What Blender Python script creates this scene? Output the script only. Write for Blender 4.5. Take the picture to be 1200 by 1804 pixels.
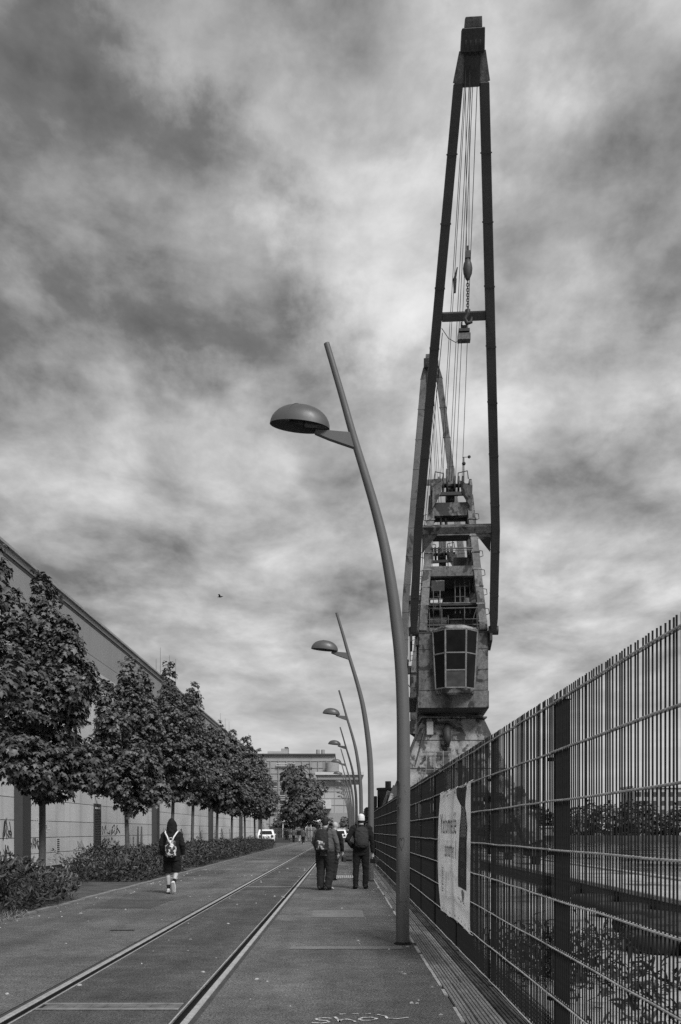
import bpy, bmesh, math, random
import numpy as np
from mathutils import Vector, Matrix, noise as mnoise

# ------------------------------------------------------------------ camera, sky, sun, exposure
sc = bpy.context.scene
for o in list(bpy.data.objects):
    bpy.data.objects.remove(o)
COL = sc.collection
F, VX, VY, H = 1600.0, 605.0, 1463.0, 1.46      # focal length in photo pixels, vanishing point, eye height

cam_d = bpy.data.cameras.new('camera')
cam = bpy.data.objects.new('camera', cam_d); COL.objects.link(cam)
cam.location = (0, 0, H); cam.rotation_euler = (math.radians(90), 0, 0)
cam_d.sensor_fit = 'AUTO'; cam_d.sensor_width = 36.0; cam_d.lens = 36.0 * F / 1804.0
cam_d.shift_x = -5.0 / 1804.0; cam_d.shift_y = (VY - 902.0) / 1804.0
cam_d.clip_start = 0.05; cam_d.clip_end = 4000
sc.camera = cam

SUN_EL, SUN_AZ = math.radians(46), math.radians(150)
world = bpy.data.worlds.new('World'); sc.world = world; world.use_nodes = True

def build_sky():
    nt = world.node_tree; nt.nodes.clear(); N = nt.nodes.new; L = nt.links.new
    def math_(op, a, b=None, c=None, clamp=False):
        n = N('ShaderNodeMath'); n.operation = op; n.use_clamp = clamp
        for i, x in enumerate((a, b, c)):
            if x is None: continue
            if isinstance(x, (int, float)): n.inputs[i].default_value = x
            else: L(x, n.inputs[i])
        return n.outputs[0]
    tc = N('ShaderNodeTexCoord')
    d = tc.outputs['Generated']
    sep = N('ShaderNodeSeparateXYZ'); L(d, sep.inputs[0])
    zc = math_('MAXIMUM', sep.outputs[2], 0.0)
    den = math_('ADD', zc, 0.16)
    px = math_('DIVIDE', sep.outputs[0], den); py = math_('DIVIDE', sep.outputs[1], den)
    comb = N('ShaderNodeCombineXYZ'); L(px, comb.inputs[0]); L(py, comb.inputs[1])
    comb.inputs[2].default_value = 3.7
    def noise(vec, scale, detail, rough, dist, off=(0, 0, 0), stretch=(1, 1, 1)):
        mp = N('ShaderNodeMapping'); L(vec, mp.inputs[0]); mp.inputs['Location'].default_value = off
        mp.inputs['Scale'].default_value = stretch
        n = N('ShaderNodeTexNoise'); L(mp.outputs[0], n.inputs['Vector'])
        n.inputs['Scale'].default_value = scale; n.inputs['Detail'].default_value = detail
        n.inputs['Roughness'].default_value = rough; n.inputs['Distortion'].default_value = dist
        return n.outputs[0]
    big = noise(comb.outputs[0], 1.1, 3, 0.5, 0.5, (2.3, 0.4, 0))
    mid = noise(comb.outputs[0], 2.4, 10, 0.57, 0.25, (5.1, 1.7, 0), (1, 0.8, 1))
    fin = noise(d, 13.0, 9, 0.58, 0.2, (0.3, 0, 0), (1, 1, 2.0)); mid2 = noise(comb.outputs[0], 6.0, 9, 0.58, 0.25, (1.3, 4.0, 0), (1, .7, 1))
    # direction bent by soft noise, so that the cloud masses get ragged outlines
    wn = N('ShaderNodeTexNoise'); L(d, wn.inputs['Vector']); wn.inputs['Scale'].default_value = 4.5
    wn.inputs['Detail'].default_value = 9; wn.inputs['Roughness'].default_value = 0.6
    sub = N('ShaderNodeVectorMath'); sub.operation = 'SUBTRACT'; L(wn.outputs['Color'], sub.inputs[0])
    sub.inputs[1].default_value = (0.5, 0.5, 0.5)
    sca = N('ShaderNodeVectorMath'); sca.operation = 'SCALE'; L(sub.outputs[0], sca.inputs[0]); sca.inputs['Scale'].default_value = 0.42
    add = N('ShaderNodeVectorMath'); add.operation = 'ADD'; L(d, add.inputs[0]); L(sca.outputs[0], add.inputs[1])
    nrm = N('ShaderNodeVectorMath'); nrm.operation = 'NORMALIZE'; L(add.outputs[0], nrm.inputs[0])
    total = None
    # cloud masses: thin bright breaks (+) and heavy dark bellies (-)
    for (x, y, r, a) in ((675, 425, 100, .15), (320, 230, 150, .08), (985, 235, 120, .04), (1110, 770, 140, .10),
                         (290, 760, 190, .10), (690, 30, 160, .05), (430, 20, 120, .08), (1150, 600, 130, .07), (900, 560, 120, .06),
                         (70, 400, 190, -.15), (430, 560, 120, -.13), (60, 110, 200, -.09), (1060, 470, 120, -.12), (620, 170, 110, -.06),
                         (1090, 860, 90, -.14), (950, 60, 90, -.12), (50, 800, 170, -.08), (330, 430, 100, -.06), (600, 690, 120, -.07), (340, 960, 120, -.06)):
        v = Vector((x - VX, F, VY - y)).normalized()
        dp = N('ShaderNodeVectorMath'); dp.operation = 'DOT_PRODUCT'; L(nrm.outputs[0], dp.inputs[0]); dp.inputs[1].default_value = v
        mr = N('ShaderNodeMapRange'); mr.interpolation_type = 'SMOOTHSTEP'; L(dp.outputs['Value'], mr.inputs[0])
        mr.inputs[1].default_value = math.cos(math.atan(1.75 * r / F)); mr.inputs[2].default_value = 1.0
        mr.inputs[3].default_value = 0.0; mr.inputs[4].default_value = a
        total = mr.outputs[0] if total is None else math_('ADD', total, mr.outputs[0])
    s = math_('MULTIPLY', big, 0.22)
    s = math_('MULTIPLY_ADD', mid, 0.90, s)
    s = math_('MULTIPLY_ADD', mid2, 0.42, s)
    s = math_('MULTIPLY_ADD', fin, 0.28, s)
    s = math_('ADD', s, -0.265)
    s = math_('ADD', s, total)
    ramp = N('ShaderNodeValToRGB'); L(s, ramp.inputs[0])
    e = ramp.color_ramp; e.elements[0].position = 0.28; e.elements[0].color = (.040, .040, .040, 1)
    e.elements[1].position = 1.0; e.elements[1].color = (.40, .40, .40, 1)
    for p, c in ((0.44, .080), (0.54, .135), (0.64, .190), (0.74, .25), (0.86, .33)):
        k = e.elements.new(p); k.color = (c, c, c, 1)
    # towards the horizon the cloud deck thins out to an even pale grey
    hz = N('ShaderNodeMapRange'); hz.interpolation_type = 'SMOOTHSTEP'; L(sep.outputs[2], hz.inputs[0])
    hz.inputs[1].default_value = 0.0; hz.inputs[2].default_value = 0.26; hz.inputs[3].default_value = 0.80; hz.inputs[4].default_value = 0.0
    mixh = N('ShaderNodeMix'); mixh.data_type = 'RGBA'; L(hz.outputs[0], mixh.inputs[0]); L(ramp.outputs[0], mixh.inputs[6])
    mixh.inputs[7].default_value = (.265, .265, .265, 1)
    sky = N('ShaderNodeTexSky'); sky.sky_type = 'NISHITA'; sky.sun_disc = False
    sky.sun_elevation = SUN_EL; sky.sun_rotation = SUN_AZ
    bw = N('ShaderNodeRGBToBW'); L(sky.outputs[0], bw.inputs[0])
    b1 = N('ShaderNodeBackground'); L(bw.outputs[0], b1.inputs[0]); b1.inputs[1].default_value = 0.05
    b2 = N('ShaderNodeBackground'); L(mixh.outputs[2], b2.inputs[0]); b2.inputs[1].default_value = 1.0
    ms = N('ShaderNodeMixShader'); ms.inputs[0].default_value = 0.94; L(b1.outputs[0], ms.inputs[1]); L(b2.outputs[0], ms.inputs[2])
    out = N('ShaderNodeOutputWorld'); L(ms.outputs[0], out.inputs[0])
build_sky()

sun_d = bpy.data.lights.new('sun', 'SUN'); sun = bpy.data.objects.new('sun', sun_d); COL.objects.link(sun)
sun_d.energy = 1.5; sun_d.angle = math.radians(20); sun_d.color = (1, 1, 1)
# light comes from behind the camera, a little from the right, through the cloud
_sd = Vector((math.cos(SUN_EL) * 0.50, -math.cos(SUN_EL) * 0.866, math.sin(SUN_EL)))
sun.rotation_euler = (-_sd).to_track_quat('-Z', 'Y').to_euler()
sc.view_settings.view_transform = 'Standard'; sc.view_settings.look = 'None'
sc.view_settings.exposure = 1.2; sc.view_settings.gamma = 1.0; sc.view_settings.use_curve_mapping = False
sc.cycles.max_bounces = 5; sc.cycles.diffuse_bounces = 3; sc.cycles.glossy_bounces = 3
sc.cycles.use_denoising = False
sc.cycles.sample_clamp_indirect = 4.0

R = random.Random(11)

# ------------------------------------------------------------------ materials
MATS = {}
def mat(name, base, rough=0.7, var=0.25, scale=3.0, metal=0.0, blotch=None, speck=None, bump=0.0, bscale=None,
        streak=None, spec=0.4, coord='Object', detail=5, objrand=0, lane=0):
    """grey procedural paint: base with noise variation; blotch=(grey, scale, threshold, softness) adds stains or rust,
    speck=(amount, scale) fine grain, streak=(grey, scale, threshold) vertical run marks."""
    if name in MATS: return MATS[name]
    m = bpy.data.materials.new(name); m.use_nodes = True
    nt = m.node_tree; N = nt.nodes.new; L = nt.links.new
    b = nt.nodes['Principled BSDF']
    b.inputs['Roughness'].default_value = rough; b.inputs['Metallic'].default_value = metal
    b.inputs['Specular IOR Level'].default_value = spec
    tc = N('ShaderNodeTexCoord')
    def nz(s, det=detail, rg=0.6, st=(1, 1, 1), dist=0.0):
        mp = N('ShaderNodeMapping'); L(tc.outputs[coord], mp.inputs[0]); mp.inputs['Scale'].default_value = st
        n = N('ShaderNodeTexNoise'); L(mp.outputs[0], n.inputs['Vector']); n.inputs['Scale'].default_value = s
        n.inputs['Detail'].default_value = det; n.inputs['Roughness'].default_value = rg; n.inputs['Distortion'].default_value = dist
        return n.outputs[0]
    def rng(x, a, c, lo, hi):
        r = N('ShaderNodeMapRange'); L(x, r.inputs[0]); r.inputs[1].default_value = a; r.inputs[2].default_value = c
        r.inputs[3].default_value = lo; r.inputs[4].default_value = hi; return r.outputs[0]
    def mul(x, y):
        k = N('ShaderNodeMath'); k.operation = 'MULTIPLY'
        for i, q in enumerate((x, y)):
            if isinstance(q, (int, float)): k.inputs[i].default_value = q
            else: L(q, k.inputs[i])
        return k.outputs[0]
    def mix(f, x, y):
        k = N('ShaderNodeMix'); k.data_type = 'FLOAT'; L(f, k.inputs[0]); L(x, k.inputs[2])
        if isinstance(y, (int, float)): k.inputs[3].default_value = y
        else: L(y, k.inputs[3])
        return k.outputs[0]
    v = rng(nz(scale), 0.28, 0.72, base * (1 - var), base * (1 + var))
    if streak:
        f = rng(nz(streak[1], 4, 0.55, (1, 1, 0.06)), streak[2], streak[2] + 0.18, 0, 0.75); v = mix(f, v, streak[0])
    if blotch:
        f = rng(nz(blotch[1], 6, 0.62, (1, 1, 0.75), 0.4), blotch[2], blotch[2] + blotch[3], 0, 1); v = mix(f, v, blotch[0])
    if speck and not isinstance(speck, list): speck = [speck]
    for sp in speck or ():
        v = mul(v, rng(nz(sp[1], 2, 0.7), 0.32, 0.68, 1 - sp[0], 1 + sp[0]))
    if lane:
        v = mul(v, rng(nz(1.6, 3, .55, (1, .03, 1)), .35, .65, 1 - lane, 1 + lane))
    if objrand:
        oi = N('ShaderNodeObjectInfo'); v = mul(v, rng(oi.outputs['Random'], 0, 1, 1 - objrand, 1 + objrand))
    cb = N('ShaderNodeCombineColor')
    for i in range(3): L(v, cb.inputs[i])
    L(cb.outputs[0], b.inputs['Base Color'])
    L(rng(nz(scale * 2.3), 0.3, 0.7, max(0.05, rough - 0.1), min(1, rough + 0.1)), b.inputs['Roughness'])
    if bump:
        bp = N('ShaderNodeBump'); bp.inputs['Strength'].default_value = bump; bp.inputs['Distance'].default_value = 0.02
        L(nz(bscale or scale * 6, 4), bp.inputs['Height']); L(bp.outputs[0], b.inputs['Normal'])
    MATS[name] = m
    return m

def leaf_mat(name, lo, hi, rough=0.55):
    m = bpy.data.materials.new(name); m.use_nodes = True
    nt = m.node_tree; N = nt.nodes.new; L = nt.links.new; b = nt.nodes['Principled BSDF']
    g = N('ShaderNodeNewGeometry')
    r = N('ShaderNodeMapRange'); L(g.outputs['Random Per Island'], r.inputs[0]); r.inputs[3].default_value = lo; r.inputs[4].default_value = hi
    c = N('ShaderNodeCombineColor')
    for i in range(3): L(r.outputs[0], c.inputs[i])
    L(c.outputs[0], b.inputs['Base Color']); b.inputs['Roughness'].default_value = rough
    b.inputs['Specular IOR Level'].default_value = 0.3
    return m

asphalt = mat('asphalt', 0.125, 0.9, 0.30, 0.8, speck=[(0.62, 48), (0.5, 110), (0.16, 6)], bump=1.0, bscale=70, blotch=(0.170, 0.45, 0.54, 0.14), lane=.16, spec=0.25)
asphalt2 = mat('asphalt_between_rails', 0.090, lane=.2, rough=0.9, var=0.34, scale=0.9, speck=[(0.62, 48), (0.5, 110), (0.2, 5)], bump=1.0, bscale=70, blotch=(0.12, 0.5, 0.58, 0.2), spec=0.25)
patchm = mat('asphalt_repair', 0.17, 0.9, 0.2, 2.0, speck=(0.4, 90), bump=0.4, bscale=110, spec=0.25)
seam = mat('bitumen_seam', 0.05, 0.7, 0.3, 3.0, speck=(0.4, 60))
soil = mat('soil', 0.075, 0.95, 0.4, 2.0, speck=(0.5, 60), bump=0.8, bscale=40)
conc = mat('concrete', 0.32, 0.85, 0.18, 1.3, blotch=(0.2, 0.8, 0.6, 0.15), speck=(0.15, 60), bump=0.2)
quaym = mat('quay_concrete', 0.34, 0.8, 0.3, 0.5, blotch=(0.09, 0.6, 0.52, 0.12), speck=(0.3, 50), bump=0.4)
steel = mat('rail_steel', 0.54, 0.38, 0.2, 4.0, metal=0.45, speck=(0.15, 30))
steel_dark = mat('dark_groove', 0.010, 0.9, 0.3, 5.0, speck=(0.5, 40))
pole_m = mat('pole_paint', 0.098, 0.55, 0.16, 1.5, blotch=(0.065, 2.2, 0.60, 0.12), speck=(0.06, 60), streak=(0.10, 6, 0.60), bump=0.06, bscale=60)
lamp_m = mat('lamp_shell', 0.075, 0.45, 0.10, 2.0)
lamp_in = mat('lamp_reflector', 0.16, 0.4, 0.2, 4.0)
fence_m = mat('fence_wire', 0.014, 0.75, spec=.10, var=0.2, scale=4.0, speck=(0.2, 30))
fence_h = mat('fence_wire_toplit', 0.60, 0.42, 0.3, 6.0, metal=0.3, speck=(0.2, 40))  # cross wires: the light on their tops is put into a paler colour
post_m = mat('fence_post', 0.011, 0.75, 0.25, 4.0, speck=(0.3, 50), blotch=(0.06, 6, 0.66, 0.1), spec=.10)
board_m = mat('deck_board', 0.20, 0.85, 0.30, 3.0, blotch=(0.07, 1.3, 0.56, 0.16), speck=(0.3, 50), bump=0.4, bscale=30, objrand=.25)
wall_m = mat('facade_panel', 0.58, 0.8, 0.14, 0.35, streak=(0.30, 0.9, 0.55), speck=(0.08, 14), bump=0.1, objrand=.07)
wall2_m = mat('facade_upper', 0.28, 0.8, 0.10, 0.25, streak=(0.19, 0.7, 0.58), speck=(0.05, 20), objrand=.05)
joint_m = mat('joint_shadow_gap', 0.07, 0.9, 0.2, 3)
pil_m = mat('pilaster', 0.05, 0.7, 0.15, 1.0, speck=(0.15, 40))
door_m = mat('louvre_metal', 0.045, 0.5, 0.2, 3)
light_trim = mat('light_trim', 0.5, 0.6, 0.1, 2)
spray_d = mat('spray_dark', 0.06, 0.8, 0.4, 5)
spray_l = mat('spray_light', 0.72, 0.8, 0.15, 5)
crane_m = mat('crane_paint', 0.115, 0.6, 0.40, 1.3, blotch=(0.022, 1.3, 0.54, 0.04), streak=(0.035, 3.5, 0.52), speck=[(0.3, 22), (.25, 7)], bump=0.2, bscale=20)
crane_r = mat('crane_rusty', 0.21, 0.75, 0.55, 1.6, blotch=(0.035, 1.7, 0.50, 0.05), streak=(0.06, 2.2, 0.53), speck=(0.3, 25), bump=0.4, bscale=15)
jib_m = mat('jib_paint', 0.045, 0.6, 0.25, 0.8, blotch=(0.022, 1.6, 0.60, 0.08), speck=(0.2, 25), bump=0.15, bscale=15)
jib2_m = mat('far_jib_paint', 0.16, 0.6, 0.35, 0.8, blotch=(0.05, 1.6, 0.55, 0.1), speck=(0.3, 25))
mach_m = mat('machinery', 0.030, 0.6, 0.4, 2.0, speck=(0.3, 20))
black_m = mat('black_rubber', 0.02, 0.7, 0.3, 3.0)
rope_m = mat('steel_rope', 0.018, 0.6, 0.2, 5.0)
mull_m = mat('cab_frame', 0.16, 0.6, 0.35, 5.0, blotch=(0.09, 6, 0.58, 0.1))
glass_m = mat('dark_glass', 0.008, 0.3, 0.5, 2.0, spec=0.12)
glass_g = mat('dusty_glass', 0.055, 0.6, 0.3, 4.0, spec=.1)
white_m = mat('white_paint', 0.70, 0.5, 0.08, 2.0)
bark = mat('bark', 0.085, 0.9, 0.35, 6.0, streak=(0.05, 14, 0.5), bump=0.6, bscale=25)
mapleA = leaf_mat('maple_leaf', 0.020, 0.15, 0.5)
laurel = leaf_mat('hedge_leaf', 0.016, 0.10, 0.5)
laurel_l = leaf_mat('hedge_leaf_pale', 0.06, 0.30, 0.5)
farleaf = leaf_mat('far_leaf', 0.04, 0.13, 0.7)
skin_m = mat('skin', 0.42, 0.6, 0.08, 10)
hair_m = mat('hair', 0.015, 0.7, 0.4, 40)
banner_m = mat('banner_cloth', 0.84, 0.7, 0.04, 1.2, blotch=(0.66, 1.3, 0.54, 0.02))
cloth_black = mat('black_cloth', 0.007, 0.9, 0.3, 8.0, bump=0.4, bscale=25)
cloth_dark = mat('dark_cloth', 0.016, 0.9, 0.4, 7.0, bump=0.5, bscale=20)
cloth_grey = mat('grey_jacket', 0.085, 0.9, 0.25, 7.0, bump=0.6, bscale=18)
bricky = mat('far_building', 0.30, 0.85, 0.15, 0.15, streak=(0.2, 0.4, 0.56), speck=(0.1, 3))
bricky2 = mat('far_building_b', 0.36, 0.85, 0.12, 0.15, streak=(0.28, 0.4, 0.58))
far_dark = mat('far_window', 0.06, 0.4, 0.3, 1.0)

# ------------------------------------------------------------------ helpers
def thing(name, label, cat, loc=(0, 0, 0), rotz=0.0, group=None):
    o = bpy.data.objects.new(name, None); COL.objects.link(o); o.location = loc; o.rotation_euler = (0, 0, rotz)
    o.empty_display_size = 0.2
    o['label'] = label; o['category'] = cat
    if group: o['group'] = group
    return o
def tag(o, label=None, cat=None, group=None, kind=None):
    for k, v in (('label', label), ('category', cat), ('group', group), ('kind', kind)):
        if v: o[k] = v
    return o
def copy_tree(o, parent=None):
    c = o.copy(); COL.objects.link(c); c.parent = parent
    for ch in list(o.children): copy_tree(ch, c)
    return c
def px(x, y, Z):
    """photo pixel at depth Z -> metres"""
    return Vector(((x - VX) * Z / F, Z, H + (VY - y) * Z / F))

class MB:
    def __init__(s, M=None): s.v = []; s.f = []; s.M = M
    def add(s, vs, fs):
        o = len(s.v)
        for p in vs:
            p = Vector(p); s.v.append(tuple(s.M @ p) if s.M is not None else tuple(p))
        s.f += [tuple(i + o for i in f) for f in fs]; return s
    def hexa(s, b, t):
        return s.add(list(b) + list(t), [(3, 2, 1, 0), (4, 5, 6, 7), (0, 1, 5, 4), (1, 2, 6, 5), (2, 3, 7, 6), (3, 0, 4, 7)])
    def box(s, x0, x1, y0, y1, z0, z1):
        return s.hexa([(x0, y0, z0), (x1, y0, z0), (x1, y1, z0), (x0, y1, z0)], [(x0, y0, z1), (x1, y0, z1), (x1, y1, z1), (x0, y1, z1)])
    def beam(s, p0, p1, w, h, side=(1, 0, 0), w1=None, h1=None):
        p0, p1 = Vector(p0), Vector(p1); d = (p1 - p0).normalized(); sx = Vector(side); sx = (sx - d * sx.dot(d)).normalized(); u = sx.cross(d)
        w1 = w if w1 is None else w1; h1 = h if h1 is None else h1
        q = lambda c, a, b: [c - sx * a / 2 - u * b / 2, c + sx * a / 2 - u * b / 2, c + sx * a / 2 + u * b / 2, c - sx * a / 2 + u * b / 2]
        return s.hexa(q(p0, w, h), q(p1, w1, h1))
    def tube(s, pts, rad, n=8, cap=True):
        pts = [Vector(p) for p in pts]
        if isinstance(rad, (int, float)): rad = [rad] * len(pts)
        o = len(s.v); vs = []; ref = None
        for i, p in enumerate(pts):
            d = (pts[min(i + 1, len(pts) - 1)] - pts[max(i - 1, 0)]).normalized()
            if ref is None:
                ref = Vector((0, 0, 1)) if abs(d.z) < .9 else Vector((1, 0, 0))
            a = (ref - d * ref.dot(d)).normalized(); b = d.cross(a); ref = a
            r = rad[i]; rx, ry = (r if isinstance(r, tuple) else (r, r))
            vs += [p + a * rx * math.cos(2 * math.pi * k / n) + b * ry * math.sin(2 * math.pi * k / n) for k in range(n)]
        fs = [(i * n + k, i * n + (k + 1) % n, (i + 1) * n + (k + 1) % n, (i + 1) * n + k) for i in range(len(pts) - 1) for k in range(n)]
        if cap: fs += [tuple(range(n - 1, -1, -1)), tuple((len(pts) - 1) * n + k for k in range(n))]
        return s.add(vs, fs)
    def rings(s, rs, n=18):
        """rs: (cx, cy, cz, rx, ry) horizontal ellipses, stacked upward"""
        vs = [(cx + rx * math.cos(2 * math.pi * k / n), cy + ry * math.sin(2 * math.pi * k / n), cz) for cx, cy, cz, rx, ry in rs for k in range(n)]
        fs = [(i * n + k, i * n + (k + 1) % n, (i + 1) * n + (k + 1) % n, (i + 1) * n + k) for i in range(len(rs) - 1) for k in range(n)]
        fs += [tuple(range(n - 1, -1, -1)), tuple((len(rs) - 1) * n + k for k in range(n))]
        return s.add(vs, fs)
    def ball(s, c, r, n=14, m=8, scl=(1, 1, 1)):
        c = Vector(c)
        rs = []
        for i in range(m + 1):
            a = -math.pi / 2 + math.pi * i / m; q = max(math.cos(a), .02)
            rs.append((c.x, c.y, c.z + r * scl[2] * math.sin(a), r * scl[0] * q, r * scl[1] * q))
        return s.rings(rs, n)
    def prism(s, poly, x0, x1, plane='yz'):
        f = {'yz': lambda a, b, c: (c, a, b), 'xz': lambda a, b, c: (a, c, b), 'xy': lambda a, b, c: (a, b, c)}[plane]
        n = len(poly)
        vs = [f(a, b, x0) for a, b in poly] + [f(a, b, x1) for a, b in poly]
        fs = [tuple(range(n - 1, -1, -1)), tuple(range(n, 2 * n))] + [(i, (i + 1) % n, n + (i + 1) % n, n + i) for i in range(n)]
        return s.add(vs, fs)
    def disc(s, c, axis, r, t, n=20):
        c, a = Vector(c), Vector(axis).normalized()
        return s.tube([c - a * t / 2, c + a * t / 2], r, n)
    def mesh(s, name):
        me = bpy.data.meshes.new(name); me.from_pydata([tuple(p) for p in s.v], [], s.f)
        bm = bmesh.new(); bm.from_mesh(me); bmesh.ops.recalc_face_normals(bm, faces=bm.faces); bm.to_mesh(me); bm.free()
        return me
    def build(s, name, m, parent=None, smooth=False, bev=0, ang=None):
        me = s.mesh(name); me.materials.append(m)
        if smooth or ang: me.polygons.foreach_set('use_smooth', [True] * len(me.polygons))
        if ang: me.set_sharp_from_angle(angle=math.radians(ang))
        o = bpy.data.objects.new(name, me); COL.objects.link(o); o.parent = parent
        if bev:
            b = o.modifiers.new('bevel', 'BEVEL'); b.width = bev; b.segments = 1; b.limit_method = 'ANGLE'; b.angle_limit = math.radians(40)
        return o
def link_mesh(name, me, parent=None, loc=None, rot=None, scl=None):
    o = bpy.data.objects.new(name, me); COL.objects.link(o); o.parent = parent
    if loc is not None: o.location = loc
    if rot is not None: o.rotation_euler = rot
    if scl is not None: o.scale = scl
    return o
def solid(mb, voxel, smooth=4):
    """several overlapping lofts -> one continuous skin"""
    me = mb.mesh('tmp'); o = bpy.data.objects.new('tmp', me); COL.objects.link(o)
    r = o.modifiers.new('r', 'REMESH'); r.mode = 'VOXEL'; r.voxel_size = voxel
    if smooth:
        q = o.modifiers.new('s', 'SMOOTH'); q.iterations = smooth; q.factor = 0.5
    dg = bpy.context.evaluated_depsgraph_get(); ev = o.evaluated_get(dg)
    out = bpy.data.meshes.new_from_object(ev)
    bpy.data.objects.remove(o); bpy.data.meshes.remove(me)
    out.polygons.foreach_set('use_smooth', [True] * len(out.polygons))
    return out
def solid_obj(name, mb, m, parent, voxel=0.01, smooth=4):
    me = solid(mb, voxel, smooth)
    if name in ('jacket', 'trousers', 'shorts', 'bag'):      # creases in the cloth
        n = len(me.vertices); co = np.empty(n * 3, np.float32); nr = np.empty(n * 3, np.float32)
        me.vertices.foreach_get('co', co); me.vertex_normals.foreach_get('vector', nr); co = co.reshape(-1, 3); nr = nr.reshape(-1, 3)
        h = np.array([.011 * mnoise.noise((x * 8 + 3, y * 8, z * 15 + x * 6)) + .006 * mnoise.noise((x * 20, y * 20, z * 34)) for x, y, z in co.tolist()], np.float32)
        me.vertices.foreach_set('co', (co + nr * h[:, None]).ravel()); me.update()
    me.materials.clear(); me.materials.append(m); me.name = name
    o = bpy.data.objects.new(name, me); COL.objects.link(o); o.parent = parent
    return o
def ribbon(mb, pts, w, nrm):
    """flat painted stroke of width w along pts, lying in the plane with normal nrm"""
    nrm = Vector(nrm); pts = [Vector(p) for p in pts]; vs = []
    for i, p in enumerate(pts):
        d = (pts[min(i + 1, len(pts) - 1)] - pts[max(i - 1, 0)]).normalized(); s = d.cross(nrm).normalized() * w / 2
        vs += [p - s, p + s]
    mb.add(vs, [(2 * i, 2 * i + 1, 2 * i + 3, 2 * i + 2) for i in range(len(pts) - 1)])

# ------------------------------------------------------------------ ground, road, water
YA, YB = -30.0, 420.0
def sheet(name, x0, x1, y0, y1, z, m, ny=1):
    mb = MB()
    for i in range(ny):
        a, b = y0 + (y1 - y0) * i / ny, y0 + (y1 - y0) * (i + 1) / ny
        mb.add([(x0, a, z), (x1, a, z), (x1, b, z), (x0, b, z)], [(0, 1, 2, 3)])
    o = mb.build(name, m); o['kind'] = 'structure'; return o
sheet('ground', -900, 10.0, -60, 2200, -0.07, soil)
sheet('ground_far_bank', 10.0, 1600, 335, 2200, -0.6, soil)
sheet('road', -5.40, -2.715, YA, YB, 0.0, asphalt)
sheet('road_track_bed', -2.545, -1.29, YA, YB, 0.0, asphalt2)
sheet('path', -1.125, 0.915, YA, YB, 0.0, asphalt)
sheet('verge', -11.0, -5.54, YA, YB, 0.012, soil)
sheet('pavement_quay', 1.62, 9.7, YA, YB, 0.0, quaym)
w = sheet('water', 9.9, 1600, -60, 336, -2.3, mat('harbour_water', 0.03, 0.12, 0.3, 0.05, bump=0.25, bscale=0.5, spec=0.6))
mb = MB(); mb.box(9.7, 10.05, YA, YB, -2.6, 0.06); q = mb.build('quay_wall', conc, bev=0.03); tag(q, 'pale concrete quay edge along the harbour water', 'quay wall', kind='structure')
mb = MB(); mb.box(10.05, 900, 333, 335, -2.5, -0.4); q = mb.build('far_quay_wall', pil_m); tag(q, 'dark far quay wall across the harbour water', 'quay wall', kind='structure')

# kerb stones between road and planting bed, each stone its own piece
kerb = thing('kerb', 'low pale kerb line between road and hedge bed', 'kerb', (0, 0, 0)); kerb['kind'] = 'structure'
km = MB().box(-0.06, 0.06, 0.006, 0.994, -0.07, 0.035); kme = km.mesh('kerb_stone'); kme.materials.append(mat('kerb_stone', 0.20, 0.9, 0.3, 1.5, speck=(0.3, 40), bump=0.4))
for i in range(70):
    link_mesh('kerb_stone', kme, kerb, (-5.47 + R.uniform(-.006, .006), 12 + i, R.uniform(-.012, .006)), (0, R.uniform(-.03, .03), R.uniform(-.008, .008)))
mb = MB(); mb.box(-5.53, -5.41, YA, 11.99, -0.07, 0.03).box(-5.53, -5.41, 82.01, 300, -0.07, 0.03)
tag(mb.build('kerb_run', kme.materials[0], kerb), kind='stuff')

# grooved rails set flush into the asphalt
def rail(name, label, xo, sgn):
    t = thing(name, label, 'rail', (xo, 0, 0), 0, 'grooved rails set into the asphalt')
    s = sgn
    def strip(nm, a, b, z0, z1, m, bev=0):
        x0, x1 = sorted((a * s, b * s)); MB().box(x0, x1, YA, 130, z0, z1).build(nm, m, t, bev=bev)
    strip('rail_head', -0.024, 0.034, -0.06, 0.006, steel, 0.006)
    strip('groove', 0.0345, 0.1045, -0.066, -0.056, steel_dark)
    strip('groove_wall', 0.0342, 0.0395, -0.055, -0.004, steel_dark)
    strip('groove_wall', 0.0990, 0.1043, -0.055, -0.005, steel_dark)
    strip('guard_lip', 0.105, 0.121, -0.06, 0.002, steel, 0.003)
    strip('bitumen_joint', -0.074, -0.025, -0.06, -0.004, seam)
    strip('bitumen_joint', 0.122, 0.150, -0.06, -0.004, seam)
rail('grooved_rail', 'grooved steel rail on the hedge side of the track', -2.64, 1)
rail('grooved_rail', 'grooved steel rail on the fence side of the track', -1.20, -1)
# drain boxes across the track
def track_drain(Y, label):
    t = thing('track_drain', label, 'drain', (0, Y, 0), 0, 'drain bars across the track')
    MB().box(-2.50, -1.34, -0.13, 0.13, -0.03, 0.004).build('frame', steel_dark, t)
    for k in range(2):
        MB().box(-2.50, -1.34, -0.13 + k * 0.225, -0.095 + k * 0.225, 0.0045, 0.012).build('edge_bar', mat('worn_steel', 0.3, 0.5, 0.3, 8, metal=0.4), t)
    for k in range(9):
        x = -2.46 + k * 0.125
        MB().box(x, x + 0.121, -0.09, 0.09, 0.0045, 0.010).build('cover_plate', mat('worn_plate', 0.16, 0.6, 0.4, 8, metal=0.3), t)
track_drain(7.5, 'steel drain cover across the track nearest the viewer')
track_drain(23.4, 'steel drain cover across the track near the two standing men')
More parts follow.
